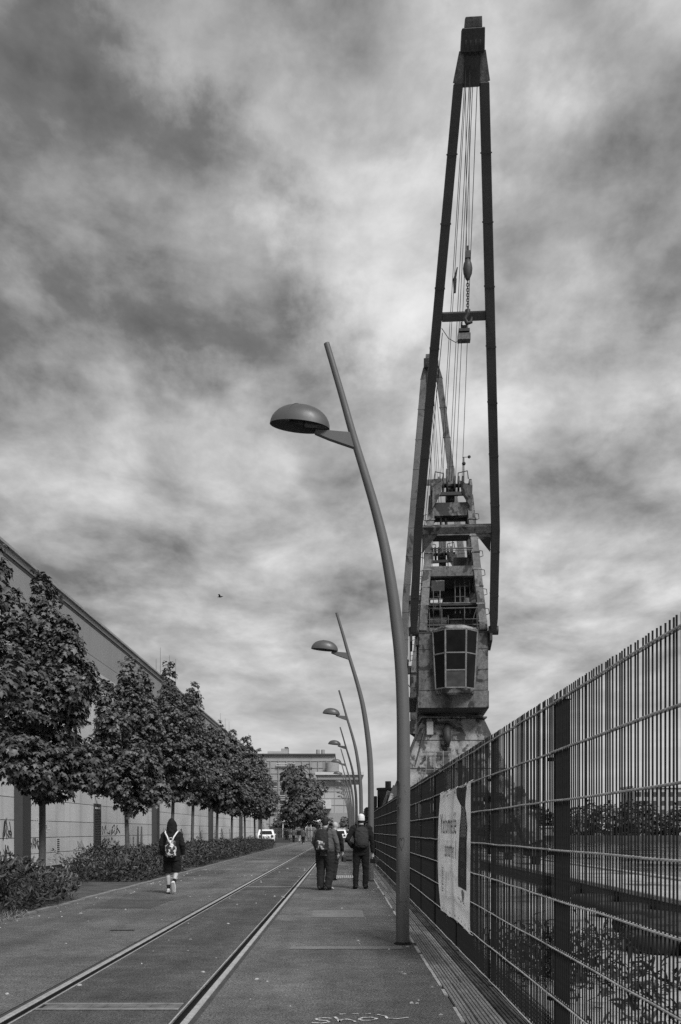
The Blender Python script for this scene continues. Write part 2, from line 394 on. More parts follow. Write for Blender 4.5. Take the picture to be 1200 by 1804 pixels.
# small marks on the asphalt
o = sheet('pavement_repair_strip', -0.66, 0.74, 11.15, 11.42, 0.005, patchm)
o = sheet('road_slot', -3.40, -3.05, 13.2, 13.32, 0.004, steel_dark); o.location.x = -0.03 * 0
mb = MB()
for k in range(10):
    x = -0.28 + k * 0.062; mb.box(x, x + 0.032, 27.6, 29.2, 0.002, 0.012)
gr = thing('drain_grate', 'pale steel drain grate in the path behind the standing men', 'grate', (0, 0, 0))
MB().box(-0.30, 0.36, 27.5, 29.3, 0.0005, 0.0035).build('pit', steel_dark, gr)
for k in range(10):
    x = -0.28 + k * 0.062; MB().box(x, x + 0.036, 27.56, 29.24, 0.004, 0.014).build('bar', light_trim, gr)
for k, (x0, x1, y0, y1) in enumerate(((-4.9, -3.6, 17.0, 19.4), (-0.55, 0.35, 15.2, 16.6), (-5.2, -4.1, 29, 33), (-4.4, -3.1, 41, 44), (-.9, .2, 34, 38))):
    sheet('road_patch', x0, x1, y0, y1, 0.004, (mat('older_patch', 0.088, 0.9, 0.3, 1.5, speck=[(0.5, 48), (0.4, 110)], bump=.8, bscale=70, spec=.25), patchm)[k % 2])
lit = MB()
for k in range(240):
    y = 4.5 + 34 * R.random() ** 1.6; x = R.choice((R.uniform(-5.3, -2.8), R.uniform(-2.5, -1.3), R.uniform(-1.1, .88), R.uniform(.55, .9), R.uniform(-5.4, -4.9))); r_ = R.uniform(.006, .020) * (1 + y / 25)
    a = R.uniform(0, 6.3); P4 = [(x + r_ * R.uniform(.5, 1.2) * math.cos(a + q * 1.57), y + r_ * R.uniform(.5, 1.2) * math.sin(a + q * 1.57), .003) for q in range(4)]
    lit.hexa(P4, [(p[0] * .5 + x * .5, p[1] * .5 + y * .5, .003 + r_ * .5) for p in P4])
tag(lit.build('litter', mat('litter', 0.34, 0.9, 0.6, 3)), 'pale grit and scraps of litter scattered on the asphalt', 'litter', kind='stuff')
# chalk letters on the path
ch = MB(); cz = 0.005
def stroke(pts, ox, oy, sx, sy, w):
    P = [Vector((ox + a * sx, oy + b * sy, cz)) for a, b in pts]
    Q = []
    for i in range(len(P) - 1):
        for k in range(4): Q.append(P[i].lerp(P[i + 1], k / 4))
    Q.append(P[-1]); ribbon(ch, Q, w, (0, 0, 1))
S_ = [(1, .9), (.6, 1), (.2, .85), (.25, .6), (.75, .45), (.9, .2), (.5, 0), (0, .1)]
h_ = [(0, 1), (.15, .5), (.25, 0), (.3, .35), (.6, .5), (.8, .3), (.95, 0)]
o_ = [(.1, .2), (.3, .55), (.7, .6), (.95, .35), (.7, .05), (.3, 0), (.1, .2)]
t_ = [(0, .9), (.3, .55), (.35, .15), (.7, .05), (1.2, .35)]
for k, (st, w) in enumerate(((S_, .15), (h_, .17), (o_, .17), (t_, .2))):
    stroke(st, -0.24 + k * 0.17, 6.86 + k * 0.05, w, 0.20, 0.022)
for x in (-0.03, 0.07, 0.17): stroke([(0, 0), (1, .1)], x, 7.22 + R.uniform(-.03, .05), 0.05, 0.05, 0.02)
tag(ch.build('chalk_writing', mat('chalk', 0.55, 0.95, 0.3, 20, blotch=(0.13, 25, 0.48, 0.1))), 'white chalk scrawl on the asphalt path', 'chalk writing')

# ------------------------------------------------------------------ deck boards along the fence
deck = thing('board_walk', 'narrow strip of ribbed grey boards along the fence foot', 'boardwalk', (0.93, 0, 0)); deck['kind'] = 'structure'
BW = 0.105
board_d = mat('dark_board', 0.085, 0.9, 0.4, 2.0, blotch=(0.018, 0.8, 0.43, 0.16), speck=(0.4, 50), bump=0.5, bscale=30)  # darker boards, laid in the rows nearer the fence
bmv = []
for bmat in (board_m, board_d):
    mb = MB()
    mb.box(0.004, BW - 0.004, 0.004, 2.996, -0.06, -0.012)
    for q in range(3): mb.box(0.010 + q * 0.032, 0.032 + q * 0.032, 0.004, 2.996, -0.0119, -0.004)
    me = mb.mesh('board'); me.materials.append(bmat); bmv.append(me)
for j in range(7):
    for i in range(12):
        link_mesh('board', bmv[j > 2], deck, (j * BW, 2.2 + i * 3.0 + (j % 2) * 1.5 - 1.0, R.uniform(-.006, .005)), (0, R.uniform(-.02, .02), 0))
mb = MB()
for j in range(7):
    mb.box(j * BW + .004, (j + 1) * BW - .004, YA, 1.15 + (j % 2) * 1.5, -0.06, -0.006); mb.box(j * BW + .004, (j + 1) * BW - .004, 37.25 + (j % 2) * 1.5, 140, -0.06, -0.006)
tag(mb.build('board_run', board_m, deck), kind='stuff')
# broken pale asphalt edge beside the boards
ed = MB(); y = 2.5; pts = []
while y < 60:
    pts.append((y, R.uniform(0.012, 0.035))); y += R.uniform(.08, .25) * (1 + y / 25)
for (a, wa), (b, wb) in zip(pts, pts[1:]):
    if R.random() < .85: ed.hexa([(.905 - wa * .5, a, -.01), (.925, a, -.01), (.925, b, -.01), (.905 - wb * .5, b, -.01)], [(.907 - wa * .5, a, .006), (.925, a, .008), (.925, b, .008), (.907 - wb * .5, b, .006)])
e = ed.build('path_edge_crumbs', mat('edge_crumb', 0.42, 0.9, 0.35, 9)); tag(e, 'crumbling pale edge between path and boards', 'path edge', kind='structure')

# ------------------------------------------------------------------ mesh fence
FX = 1.38; FZ = [0.05 + 0.3207 * k for k in range(8)]; FTOP = FZ[-1] + 0.055; FEND = 96.0; F0 = 3.52 - 2.506 * 3
fence = thing('mesh_fence', 'tall dark welded bar mesh fence running along the path', 'fence', (FX, 0, 0))
bar_me = MB().box(-0.0038, 0.0038, -0.0024, 0.0024, 0.0, FTOP - 0.02).mesh('bar'); bar_me.materials.append(fence_m)
npan = int((FEND - F0) / 2.506); single = 0; rest = MB()
wires = []
for k in range(npan):
    a = F0 + k * 2.506; b = a + 2.5
    near = 2.0 < b and a < 22
    bend = (lambda y: 0.0)
    for z in FZ:
        if near or a < 34:
            mb = MB(); n = 5; pts = []
            for q in range(n + 1):
                y = a + (b - a) * q / n; pts.append((R.uniform(-.003, .003), y, z + R.uniform(-.004, .004)))
            for side in (-0.0105, 0.0105): mb.tube([(p[0] + side, p[1], p[2]) for p in pts], 0.0058, 6)
            mb.build('cross_wire', fence_h, fence)
        else:
            wires.append((a, b, z))
    for q in range(50):
        y = a + 0.025 + q * 0.05
        if near and y > 2.4 and single < 300:
            link_mesh('bar', bar_me, fence, (R.uniform(-.0015, .0015), y, 0.02), (R.uniform(-.002, .002), R.uniform(-.002, .002), 0)); single += 1
        else:
            rest.box(-0.0038, 0.0038, y - .0024, y + .0024, 0.02, FTOP)
tag(rest.build('bar_run', fence_m, fence), kind='stuff')
wm = MB()
for a, b, z in wires:
    for side in (-0.0105, 0.0105): wm.tube([(side, a, z), (side, b, z)], 0.0058, 5)
tag(wm.build('cross_wire_run', fence_h, fence), kind='stuff')
for k in range(npan + 1):
    y = F0 + k * 2.506 - 0.01
    if y < -2: continue
    wd = 0.118 if (k - 4) % 3 == 0 else 0.052      # every third post is a deep one
    p = MB().box(0.022, wd, y - 0.03, y + 0.03, -0.06, FTOP - 0.03).box(0.018, wd + .004, y - 0.035, y + 0.035, FTOP - 0.0299, FTOP - 0.02).build('post', post_m, fence, bev=0.006)
    if y < 30:
        for z in (FZ[1], FZ[4], FZ[6] - 0.02):
            MB().box(-0.022, 0.021, y - 0.02, y + 0.02, z - 0.035, z - 0.012).build('clamp', post_m, fence)

# ------------------------------------------------------------------ street lamps
LP = [(709, 1663), (711, 1390), (710, 1250), (706, 1165), (699, 1100), (691, 1040), (678, 965), (662, 900), (643, 835), (624, 773), (602, 695), (575.5, 605)]
LS = 137.0; LX0 = (710 - VX) / LS
lamp_pts = [Vector(((x - 710) / LS, 0, (VY - y) / LS + H)) for x, y in LP]
lamp_rad = [.0875, .0865, .083, .080, .077, .073, .067, .060, .054, .049, .043, .038]
def catmull(P, n):
    out = []
    for i in range(len(P) - 1):
        p0, p1, p2, p3 = P[max(i - 1, 0)], P[i], P[i + 1], P[min(i + 2, len(P) - 1)]
        for k in range(n):
            t = k / n
            out.append(0.5 * ((2 * p1) + (p2 - p0) * t + (2 * p0 - 5 * p1 + 4 * p2 - p3) * t * t + (3 * p1 - p0 - 3 * p2 + p3) * t ** 3))
    out.append(P[-1]); return out
def make_lamp():
    t = thing('street_lamp', '', 'street lamp', (LX0, 11.68, 0), 0, 'curved street lamps along the path')
    P = catmull([Vector((p.x, p.z, 0)) for p in lamp_pts], 5); Rd = catmull([Vector((r, 0, 0)) for r in lamp_rad], 5)
    pts = [(p.x, 0, p.y) for p in P]; pts[0] = (0, 0, -0.02)
    MB().tube(pts, [r.x for r in Rd], 24).build('pole', pole_m, t, ang=50)
    MB().tube([(0, 0, -.02), (0, 0, .012)], .12, 24).tube([(0, 0, .0125), (0, 0, .03)], [.10, .09], 24).build('base_collar', steel_dark, t, ang=40)
    MB().box(-.05, .05, -.0885, -.0845, .55, .95).build('service_door', pole_m, t, bev=.004)
    j = Vector((-0.63, 0, 6.50))       # arm joint on the pole
    a0 = Vector((-0.66, 0, 6.46)); a1 = Vector((-1.16, 0, 6.56))
    MB().prism([(-.60, 6.36), (-.64, 6.57), (-.98, 6.60), (-1.12, 6.61), (-1.14, 6.56), (-.95, 6.48)], -.035, .035, 'xz').build('arm', pole_m, t, bev=.008)
    # half dome shade, tilted slightly, open below
    c = Vector((-1.328, 0, 6.655)); Rr, hh, n, m = 0.388, 0.275, 32, 9
    tilt = Matrix.Translation(c) @ Matrix.Rotation(math.radians(5.5), 4, 'Y') @ Matrix.Diagonal((1, .52, 1, 1))
    mb = MB(tilt); vs = []; 
    for th, off in ((0, 0), (1, -.012)):
        for i in range(m + 1):
            a = math.pi / 2 * i / m; r = max(.004, (Rr + off) * math.cos(a) ** .9); z = (hh + off) * math.sin(a)
            vs += [(r * math.cos(2 * math.pi * k / n), r * math.sin(2 * math.pi * k / n), z) for k in range(n)]
    q = (m + 1) * n; fs = []
    for s0, flip in ((0, 0), (q, 1)):
        for i in range(m):
            for k in range(n):
                f = (s0 + i * n + k, s0 + i * n + (k + 1) % n, s0 + (i + 1) * n + (k + 1) % n, s0 + (i + 1) * n + k); fs.append(f[::-1] if flip else f)
    fs += [(k, q + k, q + (k + 1) % n, (k + 1) % n) for k in range(n)]
    mb.add(vs, fs); sh = mb.build('shade', lamp_m, t, ang=50)
    mr = MB(tilt)
    for k in range(5): 
        mr.box(-.01 + 0, .01, -.001, .001, 0, 0.001)
    MB(tilt).tube([(Rr * math.cos(a) ** .9 * .0 + (Rr + .004) * math.cos(a) ** .9 * math.cos(-2.0), (Rr + .004) * math.cos(a) ** .9 * math.sin(-2.0), (hh + .003) * math.sin(a)) for a in [math.pi / 2 * i / 10 for i in range(10)]], .004, 5).build('seam', lamp_m, sh)
    MB(tilt).tube([(0, 0, .20), (0, 0, .13)], [.09, .25], 20).tube([(0, 0, .1299), (0, 0, .1)], [.25, .25], 20).build('reflector', lamp_in, t, ang=50)
    MB(tilt).box(.06, .37, -.09, .09, .015, .075).build('gear_box', lamp_m, t, bev=.008)
    MB(tilt).tube([(-.14, 0, .06), (.0, 0, .07), (.06, 0, .06)], [.03, .045, .03], 10).build('bulb', glass_g, t, True)
    return t
lamp0 = make_lamp()
NL = 10
desc = ['tall curved street lamp nearest the viewer with hearts drawn on its post', 'curved street lamp beside the man in the white cap',
        'third curved street lamp counted from the viewer', 'fourth curved street lamp counted from the viewer', 'fifth curved street lamp counted from the viewer',
        'sixth curved street lamp in the receding row', 'seventh curved street lamp in the receding row', 'eighth curved street lamp in the receding row', 'ninth curved street lamp in the receding row', 'last and farthest curved street lamp in the row']
for k in range(NL):
    o = lamp0 if k == 0 else copy_tree(lamp0)
    o.location = (LX0 + (0.02 if k else 0), 11.68 + 14.45 * k, 0); o['label'] = desc[k]
# drawings on the nearest post: outlines follow the round pole
def on_pole(a, z, r=0.0885): return (r * math.sin(a), -r * math.cos(a), z)
def heart_pts(a0, z0, w, h, t0=0, t1=1, n=40):
    out = []
    for i in range(n + 1):
        t = 2 * math.pi * (t0 + (t1 - t0) * i / n)
        x = 16 * math.sin(t) ** 3 / 17; y = (13 * math.cos(t) - 5 * math.cos(2 * t) - 2 * math.cos(3 * t) - math.cos(4 * t)) / 15
        out.append((a0 + x * w, z0 + y * h))
    return out
def pole_drawing(pts, wid, name):
    mb = MB(); mb.tube([on_pole(a, z) for a, z in pts], wid, 5); return mb.build(name, spray_d, lamp0)
pole_drawing(heart_pts(-.25, 1.30, .40, .085), .0035, 'heart_drawing')
pole_drawing(heart_pts(-1.0, 1.70, .45, .085, 0.05, .48), .0045, 'heart_drawing')
pole_drawing(heart_pts(-1.15, 1.98, .70, .15, 0.02, .5), .007, 'heart_drawing')
mb = MB(); hp = heart_pts(-.62, 1.845, .26, .04)
mb.add([on_pole(a, z, .0893) for a, z in hp] + [on_pole(-.62, 1.845, .0897)], [(i, i + 1, len(hp)) for i in range(len(hp) - 1)]); mb.build('heart_drawing', spray_d, lamp0)
mb = MB()
for k in range(7):
    a, z = R.uniform(.12, .38), 1.98 + R.uniform(-.07, .07); mb.tube([on_pole(a, z), on_pole(a + R.uniform(-.12, .12), z + R.uniform(-.05, .05))], .002, 4)
mb.build('pencil_marks', spray_d, lamp0)

# ------------------------------------------------------------------ banner on the fence
BY0, BY1, BZ0, BZ1 = 9.46, 12.48, 0.385, 1.965
ban = thing('banner', 'pale printed cloth banner tied to the mesh fence', 'banner', (FX - 0.03, 0, 0))
def bx(u, v):      # u 0..1 along the banner (from its far edge to the near edge), v 0..1 up; cloth sags and ripples
    y = BY1 + (BY0 - BY1) * u
    rip = 0.012 * math.sin(u * 21 + 1.5 * math.sin(v * 3)) * (0.35 + v) + 0.014 * math.sin(u * 8.3 + v * 4.0) * (1 - v)
    belly = 0.025 * math.sin(math.pi * v)
    return Vector((-0.012 - rip - belly, y, BZ0 + (BZ1 - BZ0) * v - 0.012 * math.sin(u * math.pi * 6) ** 2 * v * (1 if v > .9 else 0)))
nu, nv = 72, 30
vs = [bx(i / nu, j / nv) for j in range(nv + 1) for i in range(nu + 1)]
fs = [(j * (nu + 1) + i, j * (nu + 1) + i + 1, (j + 1) * (nu + 1) + i + 1, (j + 1) * (nu + 1) + i) for j in range(nv) for i in range(nu)]
b = MB().add(vs, fs).build('cloth', banner_m, ban, True)
def let_light_through(m, amount):      # thin printed cloth lets part of the daylight behind it through
    nt = m.node_tree; p = nt.nodes['Principled BSDF']; out = nt.nodes['Material Output']; tr = nt.nodes.new('ShaderNodeBsdfTranslucent'); mx = nt.nodes.new('ShaderNodeMixShader')
    nt.links.new(p.inputs['Base Color'].links[0].from_socket, tr.inputs[0]); mx.inputs[0].default_value = amount
    nt.links.new(p.outputs[0], mx.inputs[1]); nt.links.new(tr.outputs[0], mx.inputs[2]); nt.links.new(mx.outputs[0], out.inputs[0])
let_light_through(banner_m, .5)
def on_banner(u, v, off=0.004): return bx(u, v) - Vector((off, 0, 0))
# dark lighthouse-like printed block with light lattice near its top
def patch(poly_u, name, m, off, n=18, parent=ban):
    """poly_u: list of (v, u0, u1)"""
    vs = []; fs = []
    for v, u0, u1 in poly_u:
        for i in range(n + 1): vs.append(on_banner(u0 + (u1 - u0) * i / n, v, off))
    for j in range(len(poly_u) - 1):
        for i in range(n): fs.append((j * (n + 1) + i, j * (n + 1) + i + 1, (j + 1) * (n + 1) + i + 1, (j + 1) * (n + 1) + i))
    return MB().add(vs, fs).build(name, m, parent, True)
def interp(rows, k):
    out = []
    for (v0, a0, b0), (v1, a1, b1) in zip(rows, rows[1:]):
        for i in range(k): t = i / k; out.append((v0 + (v1 - v0) * t, a0 + (a1 - a0) * t, b0 + (b1 - b0) * t))
    return out + [rows[-1]]
prt_d = mat('print_dark', 0.028, 0.7, 0.25, 6); prt_m = mat('print_mid', 0.055, 0.7, 0.25, 6)
patch(interp([(.275, .70, .945), (.60, .715, .945), (.70, .72, .955), (.80, .735, .93), (.855, .735, .875), (.995, .58, .86)], 5), 'print_block', prt_d, .0045)
for v0, v1 in ((.36, .42), (.465, .515), (.56, .60)): patch([(v0, .77, .92), ((v0 + v1) / 2, .77, .92), (v1, .77, .92)], 'print_band', prt_m, .007, 6)
mb = MB()
for r in range(9):
    for c in range(4):
        u0, v0 = .745 + c * .05, .635 + r * .024
        if u0 > .92 - max(0, r - 4) * .025: continue
        ribbon(mb, [on_banner(u0, v0, .007), on_banner(u0 + .025, v0 + .022, .007)], .012, (-1, 0, 0)); ribbon(mb, [on_banner(u0 + .025, v0 + .022, .0072), on_banner(u0 + .05, v0, .0072)], .012, (-1, 0, 0))
mb.build('print_lattice', mat('print_light', 0.42, 0.7, 0.1, 3), ban)
def text_mesh(s, size):
    cu = bpy.data.curves.new('t', 'FONT'); cu.body = s; cu.size = size; cu.resolution_u = 2
    o = bpy.data.objects.new('t', cu); COL.objects.link(o); dg = bpy.context.evaluated_depsgraph_get()
    me = bpy.data.meshes.new_from_object(o.evaluated_get(dg)); bpy.data.objects.remove(o); return me
def banner_text(s, u0, u1, v0, vh, name, m):
    me = text_mesh(s, 1.0); xs = [v.co.x for v in me.vertices]; x0, x1 = min(xs), max(xs)
    for v in me.vertices:
        u = u0 + (u1 - u0) * (v.co.x - x0) / (x1 - x0); p = on_banner(u, v0 + v.co.y * vh - 0.00 * u, .0065); v.co = p
    me.materials.clear(); me.materials.append(m); link_mesh(name, me, ban)
txt_m = mat('print_text', 0.075, 0.7, 0.2, 4)
banner_text('Yachthome-Café', .07, .66, .655, .24, 'lettering', txt_m)
banner_text('Lephorm Pier 1', .24, .66, .47, .20, 'lettering', txt_m)
mb = MB()
for k in range(13):      # small upright line of print near the far edge
    v = .37 - k * .016; u = .135 + R.uniform(-.006, .006); ribbon(mb, [on_banner(u, v, .0065), on_banner(u + .04, v + R.uniform(-.01, .004), .0065)], .010, (-1, 0, 0))
ribbon(mb, [on_banner(.12, .40 - .03 * k, .0068) for k in range(9)], .014, (-1, 0, 0))
for k in range(11): u = .68 + k * .022; ribbon(mb, [on_banner(u, .185 - k * .001, .0065), on_banner(u + .012, .16 + R.uniform(0, .05), .0065)], .016, (-1, 0, 0))
mb.build('small_print', txt_m, ban)
mb = MB()
dr = [(.84 + .05 * math.sin(t) * (1 - .5 * math.cos(t)), .225 - .045 * math.cos(t)) for t in [2 * math.pi * i / 20 for i in range(20)]]
mb.add([on_banner(u, v, .0055) for u, v in dr], [tuple(range(20))]); mb.build('print_drop', mat('print_grey', 0.28, 0.7, 0.1, 3), ban)
for u in [k / 8 for k in range(9)]:
    for v in (0.03, .97):
        MB().disc(on_banner(u * .96 + .02, v, .004), (1, 0, 0), .014, .004, 10).build('eyelet', steel_dark if R.random() < .6 else light_trim, ban)
for u in (.05, .3, .55, .8, .98):
    for v in (0.0, 1.0):
        p = bx(u, v); MB().tube([p + Vector((-.01, 0, 0)), Vector((0.015, p.y + .02, p.z + (.03 if v else -.03)))], .004, 5).build('cable_tie', light_trim, ban)

# ------------------------------------------------------------------ left hall
hall = thing('warehouse', 'long grey panel clad hall with dark pilasters behind the maples', 'warehouse', (-11.1, 0, 0))
W0, W1, WE = 14.0, 44.0, 130.0; ZT = 8.4
MB().box(-16, -.06, W0, W1 - .02, 0, ZT - .02).build('wall', joint_m, hall)
MB().box(-16, -.06, W1, WE, 0, 5.2).build('wall', joint_m, hall)
MB().box(-30, -2.06, W0, WE, 5.21, 12.5).build('upper_wall', joint_m, hall)
rowz = [0.12, .62, 1.20, 1.81, 2.58, 3.35, 4.15, 5.18, 6.2, 7.3, ZT]
dl = (40.35, 41.45, 2.66)       # the louvre door, along the wall
cols = [20, 26.2, 31, 36.3, 40.35, 41.45, 47.5, 53, 58.3, 63.7, 69.2, 75, 80.4, 85.8, 91.2, 97, 102.5, 108, 114, 120, 126, 130]
for ci in range(len(cols) - 1):
    a, b = cols[ci], cols[ci + 1]
    for ri in range(len(rowz) - 1):
        z0, z1 = rowz[ri], rowz[ri + 1]
        if b > W1 + 4 and z0 > 5.1: continue
        if a >= 44 and z0 > 5.1: continue
        if a == 40.35 and z1 < 2.7: continue
        bb = min(b, W1 - .01) if z0 > 5.1 else b
        if bb - a < .3: continue
        g = R.uniform(0, .006)
        MB().box(-.055, g, a + .012, bb - .012, z0 + .011, z1 - .011).build('panel', wall_m, hall)
MB().box(-.0, .02, 20, 130, 0.0, .115).build('plinth', pil_m, hall)
MB().box(-.3, .06, W0, W1 - .015, ZT + .001, ZT + .16).build('parapet_cap', light_trim, hall)
for y in (31.0, 53.0, 75.0, 97.0, 119.0):
    MB().box(.012, .30, y - .42, y + .42, 0, ZT - .1 if y < 44 else 5.1).build('pilaster', pil_m, hall, bev=.01)
    MB().box(.009, .06, y + .55, y + .65, 0, 5.0).build('downpipe', wall2_m, hall)
for k in range(20):
    a = 18 + k * 5.6; z = 5.3
    for z0, z1 in ((5.25, 7.3), (7.3, 9.0), (9.0, 10.55), (10.55, 12.05)):
        if z1 < 8.5 and a + 5.6 < W1 and False: continue
        MB().box(-2.055, -2.0 + R.uniform(0, .006), a + .012, a + 5.588, z0 + .012, z1 - .012).build('upper_panel', wall2_m, hall)
MB().box(-2.6, -1.84, W0, WE, 12.44, 12.55).build('roof_edge', mat('roof_edge', 0.30, 0.6, 0.2, 1), hall)
MB().box(-2.05, -1.95, W0, WE, 12.2005, 12.4395).build('roof_fascia', wall2_m, hall)
MB().box(-2.05, -1.99, W0, WE, 12.06, 12.20).build('roof_band', pil_m, hall)
for y, h in ((65, 1.2), (66.5, 2.3), (70, 2.4), (72.6, 2.6), (99, 1.7), (103, 1.6), (106.5, 1.7)):
    MB().tube([(-2.3, y, 12.5), (-2.3, y, 12.55 + h)], [.016, .009], 6).build('lightning_rod', rope_m, hall)
dd = MB().box(-.02, .02, dl[0] + .01, dl[1] - .01, 0, .001 + dl[2]).build('door', door_m, hall)
for y in (dl[0] + .03, dl[1] - .03): MB().box(.021, .05, y - .03, y + .03, 0, dl[2]).build('door_jamb', door_m, dd)
for k in range(30):
    z = .1 + k * .075; MB().hexa([(.021, dl[0] + .07, z), (.055, dl[0] + .07, z - .01), (.055, dl[1] - .07, z - .01), (.021, dl[1] - .07, z)], [(.021, dl[0] + .07, z + .02), (.055, dl[0] + .07, z + .012), (.055, dl[1] - .07, z + .012), (.021, dl[1] - .07, z + .02)]).build('slat', mat('louvre_slat', 0.08, 0.5, .2, 3), dd)
MB().box(.03, .06, dl[0] + .15, dl[1] - .2, 2.42, 2.50).build('door_sign', light_trim, dd)
fl = MB().box(0, .25, 40.55, 40.62, 2.95, 3.0).build('light_bracket', pil_m, hall); MB().hexa([(.16, 40.5, 2.96), (.36, 40.5, 2.86), (.36, 40.7, 2.86), (.16, 40.7, 2.96)], [(.2, 40.5, 3.12), (.40, 40.5, 3.02), (.40, 40.7, 3.02), (.2, 40.7, 3.12)]).build('floodlight', light_trim, fl)
for y in (35.3, 47.9, 60.5):
    v = MB().box(.007, .018, y - .17, y + .17, .58, 1.18).build('vent', wall_m, hall)
    for k in range(7): MB().box(.0185, .024, y - .15, y + .15, .62 + k * .078, .66 + k * .078).build('vent_slot', door_m, v)
def scribble(y0, y1, z0, z1, n, w, m, seed, name='graffiti'):
    r = random.Random(seed); mb = MB()
    for k in range(n):
        c = Vector((0, y0 + (y1 - y0) * (k + .5) / n, (z0 + z1) / 2)); ww = (y1 - y0) / n * .75; hh = (z1 - z0) * .5
        pts = [Vector((0, c.y + r.uniform(-ww, ww), c.z + r.uniform(-hh, hh))) for _ in range(r.choice((4, 5, 6)))]
        pts = catmull(pts, 5); ribbon(mb, [Vector((.0095 + .0006 * k, p.y, p.z)) for p in pts], w * r.uniform(.8, 1.3), (1, 0, 0))
    mb.build(name, m, hall)
scribble(32.1, 33.5, .75, 1.2, 7, .045, spray_d, 3); scribble(32.6, 34.3, 1.35, 1.95, 7, .05, spray_l, 4)
scribble(29.6, 30.3, 1.1, 1.9, 4, .05, spray_d, 5); scribble(29.5, 30.4, .2, 1.0, 4, .06, spray_d, 6)
scribble(38.0, 38.9, .6, 1.1, 3, .04, wall2_m, 7); scribble(41.8, 45.0, 1.25, 1.75, 7, .05, spray_d, 8); scribble(41.7, 45.4, .35, 1.0, 9, .035, wall2_m, 9)
scribble(42.0, 43.0, .7, 1.1, 3, .05, spray_d, 19)
mb = MB()
for y in (48.9, 49.75):
    mb.add([(.010, y - .25, .1), (.010, y + .5, .1), (.010, y + .33, 1.68), (.010, y, 1.68)], [(0, 1, 2, 3)])
mb.build('painted_patch', mat('overpaint', 0.17, .85, .4, 3), hall)
for k, y in enumerate((56, 59.5, 61.5, 66, 70, 78, 82, 88)): scribble(y, y + R.uniform(.8, 1.6), .4, 1.7, 4, .09, wall2_m if k % 2 else spray_d, 30 + k)

# ------------------------------------------------------------------ trees
MAPLE_V = np.array([(0, .32, .05), (0, 0, 0), (-.42, .02, -.10), (-.26, .26, -.02), (-.60, .50, -.16), (-.24, .56, -.03), (0, 1.0, -.20), (.24, .56, -.03), (.60, .50, -.16), (.26, .26, -.02), (.42, .02, -.10)], float)
MAPLE_F = np.array([(0, i, i + 1) for i in range(1, 10)] + [(0, 10, 1)], int)
LANCE_V = np.array([(0, 0, 0), (-.13, .35, .03), (.13, .35, .03), (0, .45, -.03), (-.09, .75, .0), (.09, .75, .0), (0, 1, -.12)], float)
LANCE_F = np.array([(0, 3, 1), (0, 2, 3), (1, 3, 4), (3, 2, 5), (3, 6, 4), (3, 5, 6)], int)
def leaf_mesh(name, P, Nn, T, S, TV, TF, m):
    n = len(P)
    Nn = Nn / np.linalg.norm(Nn, axis=1, keepdims=True); T = T - Nn * np.sum(T * Nn, 1, keepdims=True); T = T / (np.linalg.norm(T, axis=1, keepdims=True) + 1e-9)
    B = np.cross(T, Nn)
    V = P[:, None, :] + S[:, None, None] * (TV[None, :, 0, None] * B[:, None, :] + TV[None, :, 1, None] * T[:, None, :] + TV[None, :, 2, None] * Nn[:, None, :])
    k = TV.shape[0]; Fc = (TF[None] + (np.arange(n) * k)[:, None, None]).reshape(-1, 3)
    V = V.reshape(-1, 3)
    me = bpy.data.meshes.new(name); me.vertices.add(len(V)); me.vertices.foreach_set('co', V.ravel())
    me.loops.add(Fc.size); me.loops.foreach_set('vertex_index', Fc.ravel().astype(np.int32))
    me.polygons.add(len(Fc)); me.polygons.foreach_set('loop_start', np.arange(0, Fc.size, 3, dtype=np.int32)); me.polygons.foreach_set('loop_total', np.full(len(Fc), 3, np.int32))
    me.update(calc_edges=True); me.materials.append(m); return me
def blob_points(blobs, n, rng, shell=(.80, 1.04), bump=.16, keep=.12, seed=0):
    """points spread on the outer skin of a union of ellipsoids"""
    B = np.array(blobs, float); area = (B[:, 3] * B[:, 4] + B[:, 4] * B[:, 5] + B[:, 3] * B[:, 5]); p = area / area.sum()
    P, O = [], []
    while len(P) < n:
        i = rng.choice(len(B), p=p); u = rng.normal(size=3); u /= np.linalg.norm(u)
        s = rng.uniform(*shell); q = mnoise.noise(Vector(B[i, :3] * .9 + u * 1.9 + seed)); q2 = mnoise.noise(Vector(B[i, :3] * 2.1 + u * 4.6 + seed))
        pt = B[i, :3] + B[i, 3:6] * u * s * (1 + bump * q * 1.5 + bump * .8 * q2)
        d = (pt - B[:, :3]) / B[:, 3:6]; inside = (np.sum(d * d, 1) < .58); inside[i] = False
        if inside.any() and rng.random() > keep: continue
        P.append(pt); o = u / B[i, 3:6]; O.append(o / np.linalg.norm(o))
    return np.array(P), np.array(O)
